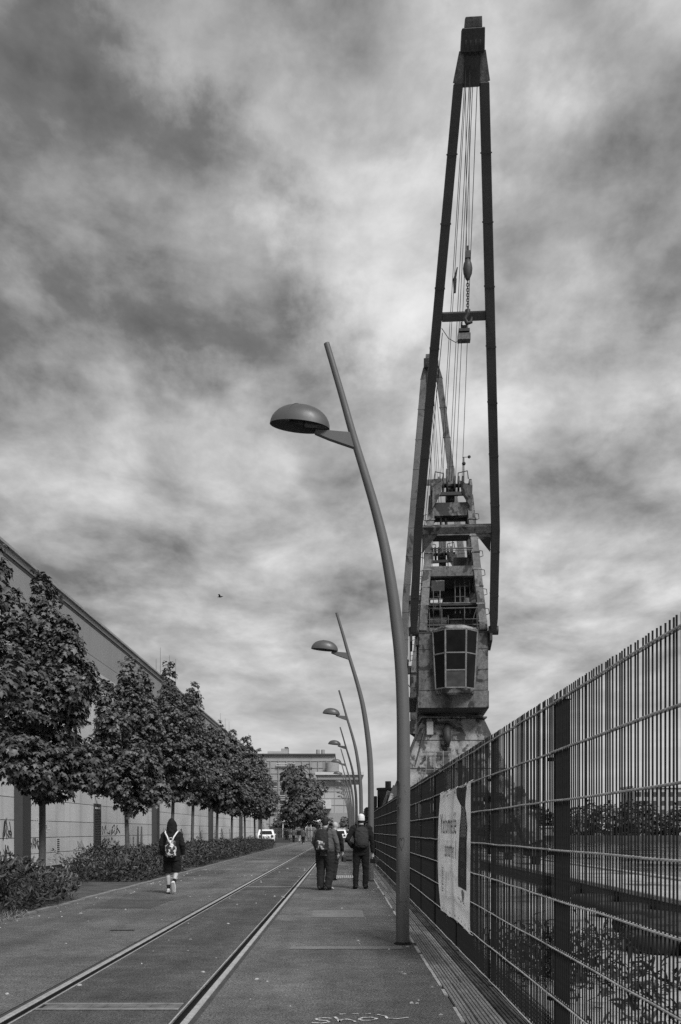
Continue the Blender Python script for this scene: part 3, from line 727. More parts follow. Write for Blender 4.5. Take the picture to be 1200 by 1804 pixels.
def maple_crown(name, blobs, n, seed, size=(.15, .25), m=None):
    """leaves set in drooping rosettes at the shoot ends, so that clumps and dark gaps form"""
    rng = np.random.default_rng(seed); per = 9
    nc = int(n * (2.9 if m is None else 1.2) / per)
    P, O = blob_points(blobs, int(nc * .85), rng, shell=(.84, 1.05), bump=.30, keep=.05, seed=seed)
    P2, O2 = blob_points(blobs, nc - len(P), rng, shell=(.4, .8), keep=.4, seed=seed)
    P = np.vstack([P, P2]); O = np.vstack([O, O2]); k = len(P); up = np.array([0, 0, 1.0])
    A = O * .55 + up * .75 + rng.normal(size=(k, 3)) * .18; A /= np.linalg.norm(A, axis=1, keepdims=True)
    U1 = np.cross(A, rng.normal(size=(k, 3))); U1 /= np.linalg.norm(U1, axis=1, keepdims=True); U2 = np.cross(A, U1)
    sz = rng.uniform(size[0], size[1], k); PP, NN, TT, SS = [], [], [], []
    for q in range(per):
        th = (q * 2.4 + rng.uniform(-.4, .4, k))[:, None]; d = U1 * np.cos(th) + U2 * np.sin(th); lev = (q % 3) / 3.0
        PP.append(P + d * sz[:, None] * rng.uniform(.15, .75, (k, 1)) - A * (sz * (lev * .75))[:, None] + rng.normal(size=(k, 3)) * .02)
        NN.append(A * .85 + d * .35 + rng.normal(size=(k, 3)) * .22); TT.append(d + O * .25 - up * (.45 + lev * .4) + rng.normal(size=(k, 3)) * .2)
        SS.append(sz * rng.uniform(.75, 1.15, k))
    return leaf_mesh(name, np.vstack(PP), np.vstack(NN), np.vstack(TT), np.concatenate(SS), MAPLE_V, MAPLE_F, m or mapleA)
def crown_blobs(r, zb, zt, hw):
    """an upright maple: broad skirt, separate stacked lobes, two or three leaders of unequal height"""
    hgt = zt - zb; bl = []
    for k in range(7):
        a = k * .9 + r.uniform(-.3, .3); rr = hw * r.uniform(.52, .74)
        bl.append((math.cos(a) * rr, math.sin(a) * rr, zb + hgt * r.uniform(.13, .30), hw * r.uniform(.30, .42), hw * r.uniform(.30, .42), hgt * r.uniform(.075, .115)))
    for k in range(7):
        a = k * .9 + r.uniform(-.4, .4); rr = hw * r.uniform(.42, .66)
        bl.append((math.cos(a) * rr, math.sin(a) * rr, zb + hgt * r.uniform(.34, .58), hw * r.uniform(.26, .38), hw * r.uniform(.26, .38), hgt * r.uniform(.07, .11)))
    bl.append((0, 0, zb + hgt * .38, hw * .46, hw * .46, hgt * .30))
    a = r.uniform(0, 6.3)
    for k, t in enumerate((1.0, r.uniform(.82, .93), r.uniform(.70, .84))):
        rr = hw * (.10 if k == 0 else r.uniform(.38, .55)); hh = hgt * (.15 if k == 0 else .12)
        bl.append((math.cos(a + k * 2.1) * rr, math.sin(a + k * 2.1) * rr, zb + hgt * t - hh, hw * r.uniform(.18, .25), hw * r.uniform(.18, .25), hh))
        bl.append((math.cos(a + k * 2.1) * rr, math.sin(a + k * 2.1) * rr, zb + hgt * (t - .24), hw * r.uniform(.28, .38), hw * r.uniform(.28, .38), hgt * .10))
        bl.append((math.cos(a + k * 2.1) * rr * .8, math.sin(a + k * 2.1) * rr * .8, zb + hgt * (t - .38), hw * r.uniform(.34, .44), hw * r.uniform(.34, .44), hgt * .10))
    bl.append((hw * .1, 0, zb + hgt * .07, hw * .42, hw * .42, hgt * .08))
    return bl
def make_trunk(r, zb, zt, rad):
    mb = MB(); lean = r.uniform(-.06, .06)
    mb.tube([(0, 0, -.05), (0, 0, .12), (lean * .3, .02, zb * .5), (lean, 0, zb), (lean * 1.4, .03, zb + (zt - zb) * .4), (lean, 0, zb + (zt - zb) * .8)], [rad * 1.3, rad * 1.05, rad, rad * .92, rad * .55, .02], 10)
    for k in range(7):
        a = r.uniform(0, 6.3); z = zb + (zt - zb) * r.uniform(-.02, .45); L_ = r.uniform(.7, 1.1)
        mb.tube([(lean, 0, z), (lean + math.cos(a) * .35 * L_, math.sin(a) * .35 * L_, z + .45 * L_), (lean + math.cos(a) * .75 * L_, math.sin(a) * .75 * L_, z + 1.2 * L_)], [rad * .45, rad * .3, .012], 6)
    return mb
tree_defs = [  # Y, X, top, crown bottom, half width, leaves, label
    (13.6, -6.85, 8.8, 2.1, 2.0, 6800, 'maple at the photo edge nearest the viewer, mostly cut off'),
    (21.7, -7.2, 7.65, 2.25, 1.60, 7800, 'large maple with the thick bare trunk above the front hedge'),
    (30.3, -7.2, 7.35, 2.10, 1.42, 5600, 'slender pointed maple beside the louvred door'),
    (38.1, -7.2, 8.5, 2.70, 1.55, 5600, 'maple rising behind the hooded walker'),
    (43.2, -7.2, 8.6, 2.75, 1.40, 4800, 'maple just beyond the hooded walker with two leaders'),
    (51.6, -7.2, 7.6, 2.60, 1.55, 4200, 'sixth maple counted from the photo edge'),
    (58.5, -7.2, 8.0, 2.60, 1.55, 3800, 'seventh maple counted from the photo edge'),
    (66.5, -7.2, 8.5, 2.60, 1.6, 3400, 'eighth maple counted from the photo edge'),
    (74.0, -7.2, 8.2, 2.60, 1.6, 3000, 'ninth maple, before the parked white car'),
    (81.0, -7.3, 8.3, 2.60, 1.6, 3000, 'last maple of the row, above the parked white car')]
for i, (Y, X, zt, zb, hw, n, lab) in enumerate(tree_defs):
    r = random.Random(100 + i); t = thing('maple_tree', lab, 'tree', (X, Y, 0), 0, 'maples along the hall')
    make_trunk(r, zb, zt, .085 if Y < 30 else .075).build('trunk', bark, t, ang=60)
    me = maple_crown('crown', crown_blobs(r, zb, zt, hw), n, 100 + i, (.085, .15) if Y < 45 else (.12, .20))
    c = link_mesh('crown', me, t); c['kind'] = 'stuff'
# stray shoots on the trunks
for Y, z, s in ((21.7, 1.95, .3), (30.3, 1.55, .3), (38.1, 1.3, .3)):
    pass

# ------------------------------------------------------------------ hedge
def hedge(Y0, Y1, x0, x1, h, n, seed, label, pale=False):
    t = thing('hedge', label, 'hedge', (0, (Y0 + Y1) / 2, 0), 0, 'clipped evergreen hedges along the road')
    r = random.Random(seed); rng = np.random.default_rng(seed); bl = []; L_ = Y1 - Y0
    k = max(3, int(L_ / 1.15))
    for i in range(k):
        for j in range(2):
            y = -L_ / 2 + L_ * (i + .5) / k + r.uniform(-.15, .15); x = x0 + (x1 - x0) * (.27 + .46 * j) + r.uniform(-.1, .1)
            hh = h * r.uniform(.85, 1.08) * (.50 + .50 * math.sin(math.pi * (i + .5) / k) ** .6)
            bl.append((x, y, hh * .5, (x1 - x0) * .33, max(.55, L_ / k * .8), hh * .52))
    P, O = blob_points(bl, int(n * 1.9), rng, (.75, 1.06), .24, .12, seed); m = P[:, 2] > .03; P, O = P[m], O[m]; k = len(P)
    Nn = O * .4 + np.array([0, 0, .4]) + rng.normal(size=(k, 3)) * .6; T = O * .6 + np.array([0, 0, .65]) + rng.normal(size=(k, 3)) * .5
    o = link_mesh('foliage', leaf_mesh('foliage', P, Nn, T, rng.uniform(.08, .155, k), LANCE_V * np.array([1.25, 1, 1]), LANCE_F, laurel), t); o['kind'] = 'stuff'
    if pale:
        P, O = blob_points([(x1 - .35, L_ / 2 - .45, .45, .4, .5, .5)], 420, rng, (.9, 1.15)); m = (P[:, 2] > .05) & (O[:, 0] > -.2); P, O = P[m], O[m]; k = len(P)
        o = link_mesh('pale_shoots', leaf_mesh('pale', P, O * .8 + rng.normal(size=(k, 3)) * .4, O * .4 + np.array([0, 0, .8]) + rng.normal(size=(k, 3)) * .4, rng.uniform(.07, .13, k), LANCE_V, LANCE_F, laurel_l), t); o['kind'] = 'stuff'
    mb = MB()
    for q in range(14):
        y = r.uniform(-L_ / 2 + .2, L_ / 2 - .2); x = r.uniform(x0 + .3, x1 - .3); mb.tube([(x, y, -.02), (x + r.uniform(-.2, .2), y + r.uniform(-.2, .2), h * .8)], [.02, .008], 5)
    mb.build('stems', bark, t)
hedge(12.2, 19.2, -8.1, -5.62, .98, 6500, 1, 'long low hedge nearest the viewer with pale shoots at its end', True)
hedge(25.6, 33.2, -8.0, -5.65, .98, 6500, 2, 'second hedge, below the louvred door')
hedge(35.4, 41.5, -8.0, -5.7, .98, 4800, 3, 'third hedge, behind the hooded walker')
hedge(43.6, 49.6, -8.0, -5.7, .95, 3800, 4, 'fourth hedge counted from the viewer')
hedge(52.0, 58.0, -8.0, -5.7, .95, 3000, 5, 'fifth hedge counted from the viewer')
hedge(60.5, 66.5, -8.0, -5.7, .95, 2600, 6, 'sixth hedge counted from the viewer')
hedge(69.0, 75.0, -8.0, -5.7, .95, 2200, 7, 'last hedge of the row, short of the parked white car')
rng = np.random.default_rng(5); P = np.column_stack([-5.5 + np.abs(rng.normal(size=900)) * -.10 + rng.uniform(-.15, .15, 900), rng.uniform(13.2, 15.6, 900), np.full(900, .01)]); k = 900
gm = leaf_mesh('g', P, rng.normal(size=(k, 3)) + np.array([0, 0, .2]), rng.normal(size=(k, 3)) * .6 + np.array([0, 0, .8]), rng.uniform(.05, .16, k), LANCE_V * np.array([.35, 1, 1]), LANCE_F, laurel_l)
o = link_mesh('grass', gm); tag(o, 'dry pale grass tuft at the kerb before the front hedge', 'grass', kind='stuff')

# ------------------------------------------------------------------ cranes
def crane(label, X, Y, slew, tip, piv=(-2.5, 10.29), hw0=1.75, taper=.22, jm=None, hook=True):
    """portal slewing crane; local axes: x right, -y towards the viewer. tip = (dy, z) of the jib head from the pivot."""
    jm = jm or jib_m
    t = thing('harbour_crane', label, 'crane', (X, Y, 0))
    U = Matrix.Rotation(slew, 4, 'Z')
    b = lambda: MB(U)
    # portal: plated pyramid on four legs with wheel bogies
    def hwz(z): return 1.36 + (6.55 - z) * .395
    za, zb_ = 6.55, 3.1
    A, B = hwz(za), hwz(zb_)
    sq = lambda h, z: [(-h, -h * .95, z), (h, -h * .95, z), (h, h * .95, z), (-h, h * .95, z)]
    MB().hexa(sq(B, zb_), sq(A, za)).build('portal_body', crane_r, t, bev=.03)
    MB().hexa(sq(A + .12, za + .001), sq(A + .12, za + .07)).build('portal_deck', crane_m, t)
    for s in (-1, 1):
        z = 5.55; h = hwz(z) + .004
        for zz in (5.5, 4.2): 
            h = hwz(zz) + .006; MB().box(-h, h, -h * .95 - .012, -h * .95 + .02, zz, zz + .03).build('plate_seam', mach_m, t) if s < 0 else None
        for q in (-1, 1):
            top = Vector((s * (B - .35), q * (B - .35) * .95, zb_ + .02)); bot = Vector((s * (hwz(.9) - .3), q * (hwz(.9) - .3) * .95, .85))
            lg = MB().beam(bot, top, .7, .7, (1, 0, 0), 1.0, 1.0).build('leg', crane_r, t, bev=.02)
            MB().box(bot.x - .35, bot.x + .35, bot.y - .8, bot.y + .8, .35, .849).build('bogie', mach_m, lg, bev=.03)
            for w_ in (-.45, .45): MB().disc((bot.x, bot.y + w_, .30), (1, 0, 0), .30, .16, 18).build('wheel', mach_m, lg, ang=40)
        MB().beam((s * (hwz(1.6) - .35), -hwz(1.6) + .6, 1.6), (s * (hwz(1.6) - .35), hwz(1.6) - .6, 1.6), .3, .4, (1, 0, 0)).build('sill_beam', crane_r, t)
    # things fixed on the portal front
    fy = lambda z: -hwz(z) * .95 - .01
    MB().box(-1.28, -.98, fy(6.1) - .28, fy(6.1) - .0, 5.75, 6.35).build('switch_box', mat('switch_box', .42, .6, .2, 3), t, bev=.02)
    MB().beam((.05, fy(5.3) - .03, 5.05), (.05, fy(5.75) - .03, 5.6), .68, .02, (1, 0, 0)).build('repaint_patch', mat('grey_repaint', .26, .6, .08, 2), t)
    MB().tube([(-.35, fy(5.8) - .05, 6.2), (-.4, fy(5.5) - .2, 5.9), (-.38, fy(5.2) - .25, 5.5), (-.40, fy(5.2) - .15, 5.2)], [.12, .2, .17, .1], 10).tube([(-.9, fy(6.1) - .1, 6.3), (-.3, fy(6.1) - .14, 6.34), (.05, fy(6) - .1, 6.1)], .06, 8).build('cable_drum', mach_m, t, True)
    for k in range(4):
        x = -1.3 + k * .36; MB().tube([(x * 1.12, fy(3.1) - .18, 3.15), (x * 1.0, fy(5.0) - .22, 5.0)], .02, 6).build('rail_post', mull_m, t)
    for z in (3.2, 4.15, 4.95): MB().tube([(-1.5, fy(z) - .2, z), (-.2, fy(z) - .2, z)], .022, 6).build('guard_rail', mull_m, t)
    for k in range(2): MB().tube([(-B + .2 - .0, fy(3.2) - .15, 2.0), (-A + .1, fy(6.3) - .2, 6.3)] if k else [(-B - .15, fy(3.2) - .15, 2.0), (-A - .25, fy(6.3) - .2, 6.3)], .03, 6).build('ladder_rail', mach_m, t)
    MB().disc((0, 0, 6.72), (0, 0, 1), 1.5, .18, 28).build('slew_ring', mach_m, t, ang=40)
    # house
    hz0, hz1, hx, hy0, hy1 = 6.74, 10.22, 1.53, -2.45, 2.7
    b().box(-hx, hx, hy0, hy1, 7.62, hz1).build('house', crane_m, t, bev=.03)
    b().hexa([(-hx + .35, hy0 + .35, hz0), (hx - .35, hy0 + .35, hz0), (hx - .3, hy1 - .3, hz0), (-hx + .3, hy1 - .3, hz0)], [(-hx - .03, hy0 - .03, hz0 + .12), (hx + .03, hy0 - .03, hz0 + .12), (hx + .03, hy1, hz0 + .12), (-hx - .03, hy1, hz0 + .25)]).build('house_underside', mach_m, t)
    b().box(-hx - .03, hx + .03, hy0 - .03, hy1 + .02, hz0 + .121, 7.615).build('house_skirt', crane_m, t, bev=.02)
    b().box(-hx - .015, hx + .015, hy0 - .018, hy1, hz1 - .05, hz1 + .03).build('house_top_plate', mach_m, t)
    for k in range(7):
        y = hy0 + .3 + k * .7; b().box(-hx - .05, -hx - .001, y, y + .09, 7.7, 10.1).build('side_rib', crane_m, t)
    b().box(-hx - .07, -hx - .051, hy0 + 1.2, hy0 + 2.4, 8.0, 9.8).build('side_louvre', mach_m, t)
    for z in (7.6, 8.7, 9.9): b().tube([(-hx - .35, hy0 + .2, z), (-hx - .35, hy1, z)], .025, 6).build('side_rail', mach_m, t)
    b().box(-hx - .45, -hx - .06, hy0 + .3, hy1, 7.35, 7.41).build('side_walkway', mach_m, t)
    # driver's cab: faceted bay with seven panes
    cx = 0.06; cz0, cz1, cf, cs = 7.55, 10.20, hy0 - .85, hy0 + .02
    tw, bw_, ft, fb = .97, .84, .45, .43          # half widths: outer and front facet, top and bottom
    tp = [(-tw, cs), (-tw, cs - .35), (-ft, cf), (ft, cf), (tw, cs - .35), (tw, cs)]; bt = [(-bw_, cs), (-bw_, cs - .30), (-fb, cf + .12), (fb, cf + .12), (bw_, cs - .30), (bw_, cs)]
    core = b(); n = 6
    core.add([(cx + x * .975, y + .03, cz0 + .1) for x, y in bt] + [(cx + x * .975, y + .03, cz1 - .12) for x, y in tp], [tuple(range(5, -1, -1)), tuple(range(6, 12))] + [(i, (i + 1) % 6, 6 + (i + 1) % 6, 6 + i) for i in range(6)])
    cab = core.build('cab', mach_m, t)
    b().add([(cx + x * 1.05, y - .05, cz1 - .02) for x, y in tp] + [(cx + x * .85, y + .1, cz1 + .16) for x, y in tp], [tuple(range(5, -1, -1)), tuple(range(6, 12))] + [(i, (i + 1) % 6, 6 + (i + 1) % 6, 6 + i) for i in range(6)]).build('cab_roof', crane_r, cab, bev=.03)
    b().add([(cx + x * .97, y + .1, cz0 - .12) for x, y in bt] + [(cx + x * 1.04, y - .02, cz0 + .08) for x, y in bt], [tuple(range(5, -1, -1)), tuple(range(6, 12))] + [(i, (i + 1) % 6, 6 + (i + 1) % 6, 6 + i) for i in range(6)]).build('cab_floor', crane_r, cab, bev=.02)
    def edge(i, s): 
        p, q = bt[i], tp[i]; return Vector((cx + p[0] + (q[0] - p[0]) * s, p[1] + (q[1] - p[1]) * s, cz0 + .1 + (cz1 - cz0 - .15) * s))
    for i in range(1, 5): b().tube([edge(i, 0), edge(i, 1)], .045, 6).build('mullion', mull_m, cab)
    for i in (1, 2, 3):
        cuts = (0, .30, .60, 1) if i == 2 else (0, .60, 1)
        for s in cuts: b().tube([edge(i, s), edge(i + 1, s)], .038, 6).build('glazing_bar', mull_m, cab)
        for s0, s1 in zip(cuts, cuts[1:]):
            a0, a1, a2, a3 = edge(i, s0), edge(i + 1, s0), edge(i + 1, s1), edge(i, s1); m_ = (a0 + a1 + a2 + a3) / 4
            nn = (a1 - a0).cross(a3 - a0).normalized(); q = [m_ + (p - m_) * .96 for p in (a0, a1, a2, a3)]
            b().hexa([p - nn * .008 for p in q], [p + nn * .008 for p in q]).build('pane', glass_g if (i == 2 and s0 == 0) else glass_m, cab)
    # tower frame behind the jib
    fl_, fr_ = -1.34, 1.34; tb = (-2.25, 10.22); tt = (.25, 17.35); twd = .86
    def col(s, q):
        y0 = -2.2 if q < 0 else 2.2; y1 = -.15 if q < 0 else .9
        return Vector((s * 1.34, y0, 10.25)), Vector((s * twd, y1, 17.0))
    for s in (-1, 1):
        for q in (-1, 1):
            p0, p1 = col(s, q); b().beam(p0, p1, .36, .42, (1, 0, 0), .32, .34).build('tower_column', crane_m, t, bev=.015)
        for k in range(6):      # hand hoops up the column edge
            p0, p1 = col(s, -1); p = p0.lerp(p1, .12 + k * .14); 
            b().tube([p + Vector((s * .17, 0, 0)), p + Vector((s * .33, -.05, .04)), p + Vector((s * .30, -.05, .26)), p + Vector((s * .17, 0, .3))], .018, 5).build('hand_hoop', mach_m, t)
    def at(f, s=0, q=-1): 
        a0, a1 = col(-1, q); c0, c1 = col(1, q); a, c = a0.lerp(a1, f), c0.lerp(c1, f); return a, c
    def cross(f, h, name='cross_beam', q=-1, m=crane_m, d=.3):
        a, c = at(f, q=q); b().beam(a, c, h, d, (0, 0, 1)).build(name, m, t, bev=.012)
    cross(.435, .46); cross(.90, .62, 'head_plate'); cross(.40, .3, q=1, m=mach_m); cross(.20, .4, q=1, m=crane_m); cross(.93, .5, q=1, m=mach_m)
    for s in (-1, 1):
        for f in (.18, .42, .66, .88):
            p0, p1 = col(s, -1); q0, q1 = col(s, 1); b().beam(p0.lerp(p1, f), q0.lerp(q1, f), .22, .26, (1, 0, 0)).build('side_beam', crane_m if f > .5 else mach_m, t)
        p0, p1 = col(s, -1); a = p0.lerp(p1, .02)
        # rounded gusset at the foot of the frame opening
        g = [(a.x - s * .15, 10.22)] + [(a.x - s * (.15 + .42 * (1 - math.sin(x))), 10.22 + .42 * (1 - math.cos(x)) * 1.0) for x in [math.pi / 2 * k / 5 for k in range(6)]][:0] + [(a.x - s * (.15 + .45 * (1 - math.sin(x))), 10.22 + .45 * (1 - math.cos(x))) for x in [math.pi / 2 * k / 6 for k in range(7)]]
        b().prism(g, -2.33, -2.05, 'xz').build('gusset', crane_m, t)
        p = p0.lerp(p1, .78); b().prism([(p.x - s * .12, p.z), (p.x - s * .12, p.z - .55), (p.x - s * .4, p.z)], p.y - .12, p.y + .12, 'xz')
    b().box(-1.15, 1.15, -2.30, -2.1, 10.23, 10.45).build('front_coaming', crane_r, t)
    for f, w in ((.045, .03), (.20, .03), (.60, .03), (.70, .03)):
        a, c = at(f); b().tube([a + Vector((.1, -.2, 0)), c + Vector((-.1, -.2, 0))], .035, 6).build('front_rail', crane_m, t)
    # machinery platform and winches
    b().box(-1.1, 1.1, -1.7, 2.0, 10.24, 10.34).build('machine_floor', mach_m, t)
    b().box(-.12, 1.0, -.9, .3, 10.40, 11.15).build('winch_housing', mach_m, t, bev=.05)
    b().disc((-.6, -1.0, 10.85), (1, 0, 0), .36, .85, 22).build('winch_drum', mach_m, t, ang=40)
    for x in (-1.0, -.17): b().disc((x, -1.0, 10.85), (1, 0, 0), .46, .05, 22).build('drum_flange', mach_m, t, ang=40)
    b().box(-.35, .45, .6, 1.4, 11.7, 12.5).build('resistor_cabinet', mach_m, t, bev=.03)
    b().box(.15, .8, .2, 1.0, 13.2, 14.3).build('relay_cabinet', mach_m, t, bev=.03); b().box(-.9, -.45, .3, 1.0, 13.2, 13.8).build('relay_cabinet', mach_m, t, bev=.03)
    b().box(-1.02, 1.02, -1.1, 1.6, 13.10, 13.17).build('platform', mach_m, t); b().box(-1.12, 1.12, -1.5, 1.8, 11.62, 11.69).build('platform', mach_m, t); b().box(-.9, .9, -.4, 1.3, 15.4, 15.46).build('platform', mach_m, t)
    for k in range(4):
        x = .15 + k * .22; b().tube([(x, -1.3, 11.3), (x, -1.0, 12.9)], .02, 5).build('cage_bar', crane_m, t)
    for z in (11.6, 12.1, 12.6): b().tube([(.15, -1.3 + (z - 11.3) * .19, z), (.81, -1.3 + (z - 11.3) * .19, z)], .018, 5).build('cage_hoop', crane_m, t)
    for x in (-.85, -.55): b().tube([(x, -1.75, 10.3), (x, -1.55, 12.3)], .02, 5).build('ladder_rail', crane_m, t)
    for k in range(6): b().tube([(-.85, -1.74 + k * .03, 10.5 + k * .3), (-.55, -1.74 + k * .03, 10.5 + k * .3)], .012, 5).build('rung', crane_m, t)
    for k in range(9):
        p = Vector((R.uniform(-.9, .9), R.uniform(-.8, 1.2), R.choice((10.4, 11.75, 13.2, 15.5)))); b().tube([p, p + Vector((R.uniform(-.2, .2), R.uniform(-.3, .3), R.uniform(.6, 1.3)))], R.uniform(.02, .07), 6).build('pipe', mach_m, t)
    for z in (8.55, 9.45): b().box(-hx - .004, -1.0, hy0 - .010, hy0 - .004, z, z + .025).build('plate_seam', mach_m, t); b().box(1.1, hx + .004, hy0 - .010, hy0 - .004, z, z + .025).build('plate_seam', mach_m, t)
    for s in (-1, 1):
        for k in range(7):
            p0_, p1_ = col(s, -1); p = p0_.lerp(p1_, .07 + k * .125); b().beam(p - Vector((0, 0, .03)), p + Vector((0, 0, .03)), .39, .46, (1, 0, 0)).build('column_collar', crane_r, t)
    for x in (-1.05, -.5, .5, 1.05): b().tube([(x, -2.35, 10.3), (x, -2.30, 11.35)], .02, 5).build('rail_stanchion', crane_m, t)
    b().tube([(-1.1, -2.31, 11.3), (1.1, -2.31, 11.3)], .024, 6).build('front_rail', crane_m, t); b().tube([(-1.1, -2.33, 10.8), (1.1, -2.33, 10.8)], .02, 6).build('front_rail', crane_m, t)
    b().box(-.95, -.35, -1.55, -1.2, 12.25, 12.75).build('junction_box', crane_r, t, bev=.02); b().tube([(-.65, -1.4, 12.25), (-.6, -1.45, 11.8), (-.9, -1.5, 11.4)], .03, 6).build('hanging_cable', mach_m, t)
    b().tube([(-.9, -1.25, 13.25), (-.9, -1.2, 14.2), (.9, -1.2, 14.2), (.9, -1.25, 13.25)], .022, 5).build('platform_rail', crane_m, t)
    # tower head with sheaves
    for s in (-1, 1):
        x = s * (twd + .03)
        b().prism([(-.55, 16.1), (.9, 16.1), (1.15, 17.0), (.7, 17.75), (-.35, 17.75), (-.95, 17.25)], x - .06, x + .06, 'yz').build('head_cheek', crane_m, t, bev=.01)
        b().hexa([(x - s * .02, -.9, 16.25), (x - s * .02, -.95, 17.2), (x - s * .5, -.75, 17.55), (x - s * .42, -.72, 17.0)], [(x - s * .02, -.8, 16.25), (x - s * .02, -.85, 17.2), (x - s * .5, -.65, 17.55), (x - s * .42, -.62, 17.0)]).build('head_wing', crane_m, t)
        b().tube([(x - s * .1, -.5, 17.7), (x - s * .15, -.55, 18.05), (x - s * .55, -.2, 18.1), (x - s * .55, 0, 17.75)], .025, 5).build('head_hoop', mach_m, t)
    for x in (-.55, -.36, -.17, .17, .36, .55): b().disc((x, -.1, 17.55), (1, 0, 0), .42, .07, 22).build('sheave', mach_m, t, ang=40)
    b().tube([(-.85, -.1, 17.55), (.85, -.1, 17.55)], .09, 10).build('sheave_axle', mach_m, t)
    b().box(-.6, .6, -.7, -.55, 16.9, 17.05).build('head_step', mach_m, t)
    b().box(-.2, .2, .25, .6, 17.0, 18.5).build('head_block', crane_m, t)
    mp = b().tube([(.62, .1, 17.7), (.62, .1, 18.95)], .025, 6).build('wind_gauge_mast', mach_m, t)
    b().ball((.62, .1, 18.65), .09, 10, 6).tube([(.55, .1, 18.95), (.85, .1, 18.95)], .014, 5).ball((.87, .1, 18.96), .075, 10, 6).build('wind_gauge', mach_m, mp)
    # jib: parallel foot, bent, then a long taper to the head
    p0 = Vector((0, piv[0], piv[1])); p1 = p0 + Vector((0, tip[0], tip[1] - piv[1])); ax = (p1 - p0).normalized(); Lj = (p1 - p0).length
    nrm = Vector((1, 0, 0)).cross(ax)
    hwf = lambda f: hw0 + (hw0 * .905 - hw0) * f / taper if f < taper else hw0 * .905 + (.41 - hw0 * .905) * (f - taper) / (.93 - taper)
    J = lambda f, s, o=0.0: p0 + ax * (Lj * f) + Vector((s * hwf(f), 0, 0)) + nrm * o
    for s in (-1, 1):
        # one leg, bent at the parallel/taper joint
        mb = b(); secs = [(0.0, .26), (.03, .34), (taper, .345), (.62, .33), (.93, .30)]
        vs = []
        for f, w_ in secs:
            c = J(f, s)
            vs += [c + Vector((-w_ / 2, 0, 0)) - nrm * .2, c + Vector((w_ / 2, 0, 0)) - nrm * .2, c + Vector((w_ / 2, 0, 0)) + nrm * .2, c + Vector((-w_ / 2, 0, 0)) + nrm * .2]
        fs = [(i * 4 + k, i * 4 + (k + 1) % 4, i * 4 + 4 + (k + 1) % 4, i * 4 + 4 + k) for i in range(len(secs) - 1) for k in range(4)] + [(3, 2, 1, 0), tuple(len(vs) - 4 + k for k in range(4))]
        mb.add(vs, fs); leg = mb.build('jib_leg', jm, t, bev=.02)
        for k in range(9): # edge straps
            f = .08 + k * .095; c = J(f, s); b().beam(c - ax * .02, c + ax * .02, .36, .42, (1, 0, 0)).build('strap', jm, leg)
        c = J(0, s); b().disc(c - ax * .05, (1, 0, 0), .20, .42, 16).build('pivot_pin', mach_m, t, ang=40)
        b().prism([(c.y - .12, c.z - .5), (c.y + .9, c.z - .75), (c.y + .9, c.z + .1), (c.y - .1, c.z + .16)], c.x - .16 - s * .0, c.x - .05, 'yz').build('pivot_bracket', mach_m, t)
        b().box(min(s * 1.5, c.x - s * .1), max(s * 1.5, c.x - s * .1), c.y + .1, c.y + .5, c.z - .62, c.z - .2).build('bracket_arm', mach_m, t)
        # head gusset plates
        g0, g1 = J(.93, s), p0 + ax * (Lj * .968) + Vector((s * .30, 0, 0))
        b().beam(g0, g1, .34, .36, (1, 0, 0), .22, .3).build('head_gusset', crane_m, t)
    def jcross(f, h, name='jib_cross_beam'):
        a, c = J(f, -1), J(f, 1); b().beam(a + Vector((.17, 0, 0)), c - Vector((.17, 0, 0)), h, .3, tuple(ax)).build(name, jm if f > .4 else crane_m, t, bev=.012); return a, c
    jcross(.605, .28); a, c = jcross(.222, .30)
    for p, s in ((a, 1), (c, -1)):
        q = p + Vector((s * .17, 0, 0)); e0 = q - ax * .14; e1 = q - ax * .98; e2 = q + Vector((s * .68, 0, 0)) - ax * .14
        b().add([e0 - nrm * .05, e1 - nrm * .05, e2 - nrm * .05, e0 + nrm * .05, e1 + nrm * .05, e2 + nrm * .05], [(2, 1, 0), (3, 4, 5), (0, 1, 4, 3), (1, 2, 5, 4), (2, 0, 3, 5)]).build('knee_plate', crane_m, t)
    hb = lambda f: p0 + ax * (Lj * f)
    b().beam(hb(.925), hb(.968), .50, .42, (1, 0, 0)).build('jib_head_lower', mach_m, t)
    b().beam(hb(.966), hb(.995), .74, .62, (1, 0, 0), .70, .66).build('jib_head', mach_m, t, bev=.02)
    b().beam(hb(.9955) + nrm * .0, hb(1.008), .54, .5, (1, 0, 0), .50, .5).build('jib_head_cap', crane_m, t, bev=.01)
    for x in (-.22, -.08, .08, .22): b().disc(hb(.975) + Vector((x, 0, 0)), (1, 0, 0), .34, .05, 20).build('head_sheave', mach_m, t, ang=40)
    # electrical lead along the jib
    b().tube([J(f, -1) + Vector((.24, 0, 0)) for f in (.0, .2, .4, .58)], .014, 5).build('conduit', mach_m, t)
    # ropes from the tower head and the winch up to the jib head
    top = hb(.94)
    for x0, y0, z0, x1 in ((-.50, -.45, 17.6, -.20), (-.40, -.45, 17.6, -.16), (-.10, -.45, 17.6, -.06), (.02, -.45, 17.65, .0), (.20, -.45, 17.6, .05), (.50, -.45, 17.6, .19)):
        b().tube([(x0, y0, z0), top + Vector((x1, 0, 0))] , .012, 5).build('rope', rope_m, t)
    if not hook: return t
    # hoist ropes, block, chain and hook hanging under the jib head
    hx_ = -.14; hp = hb(.955) + Vector((hx_, -.1, 0)); zb2 = 19.58
    for dx in (-.07, .07): b().tube([hp + Vector((dx, 0, 0)), (hx_ + dx * .5, hp.y, zb2)], .010, 5).build('hoist_rope', rope_m, t)
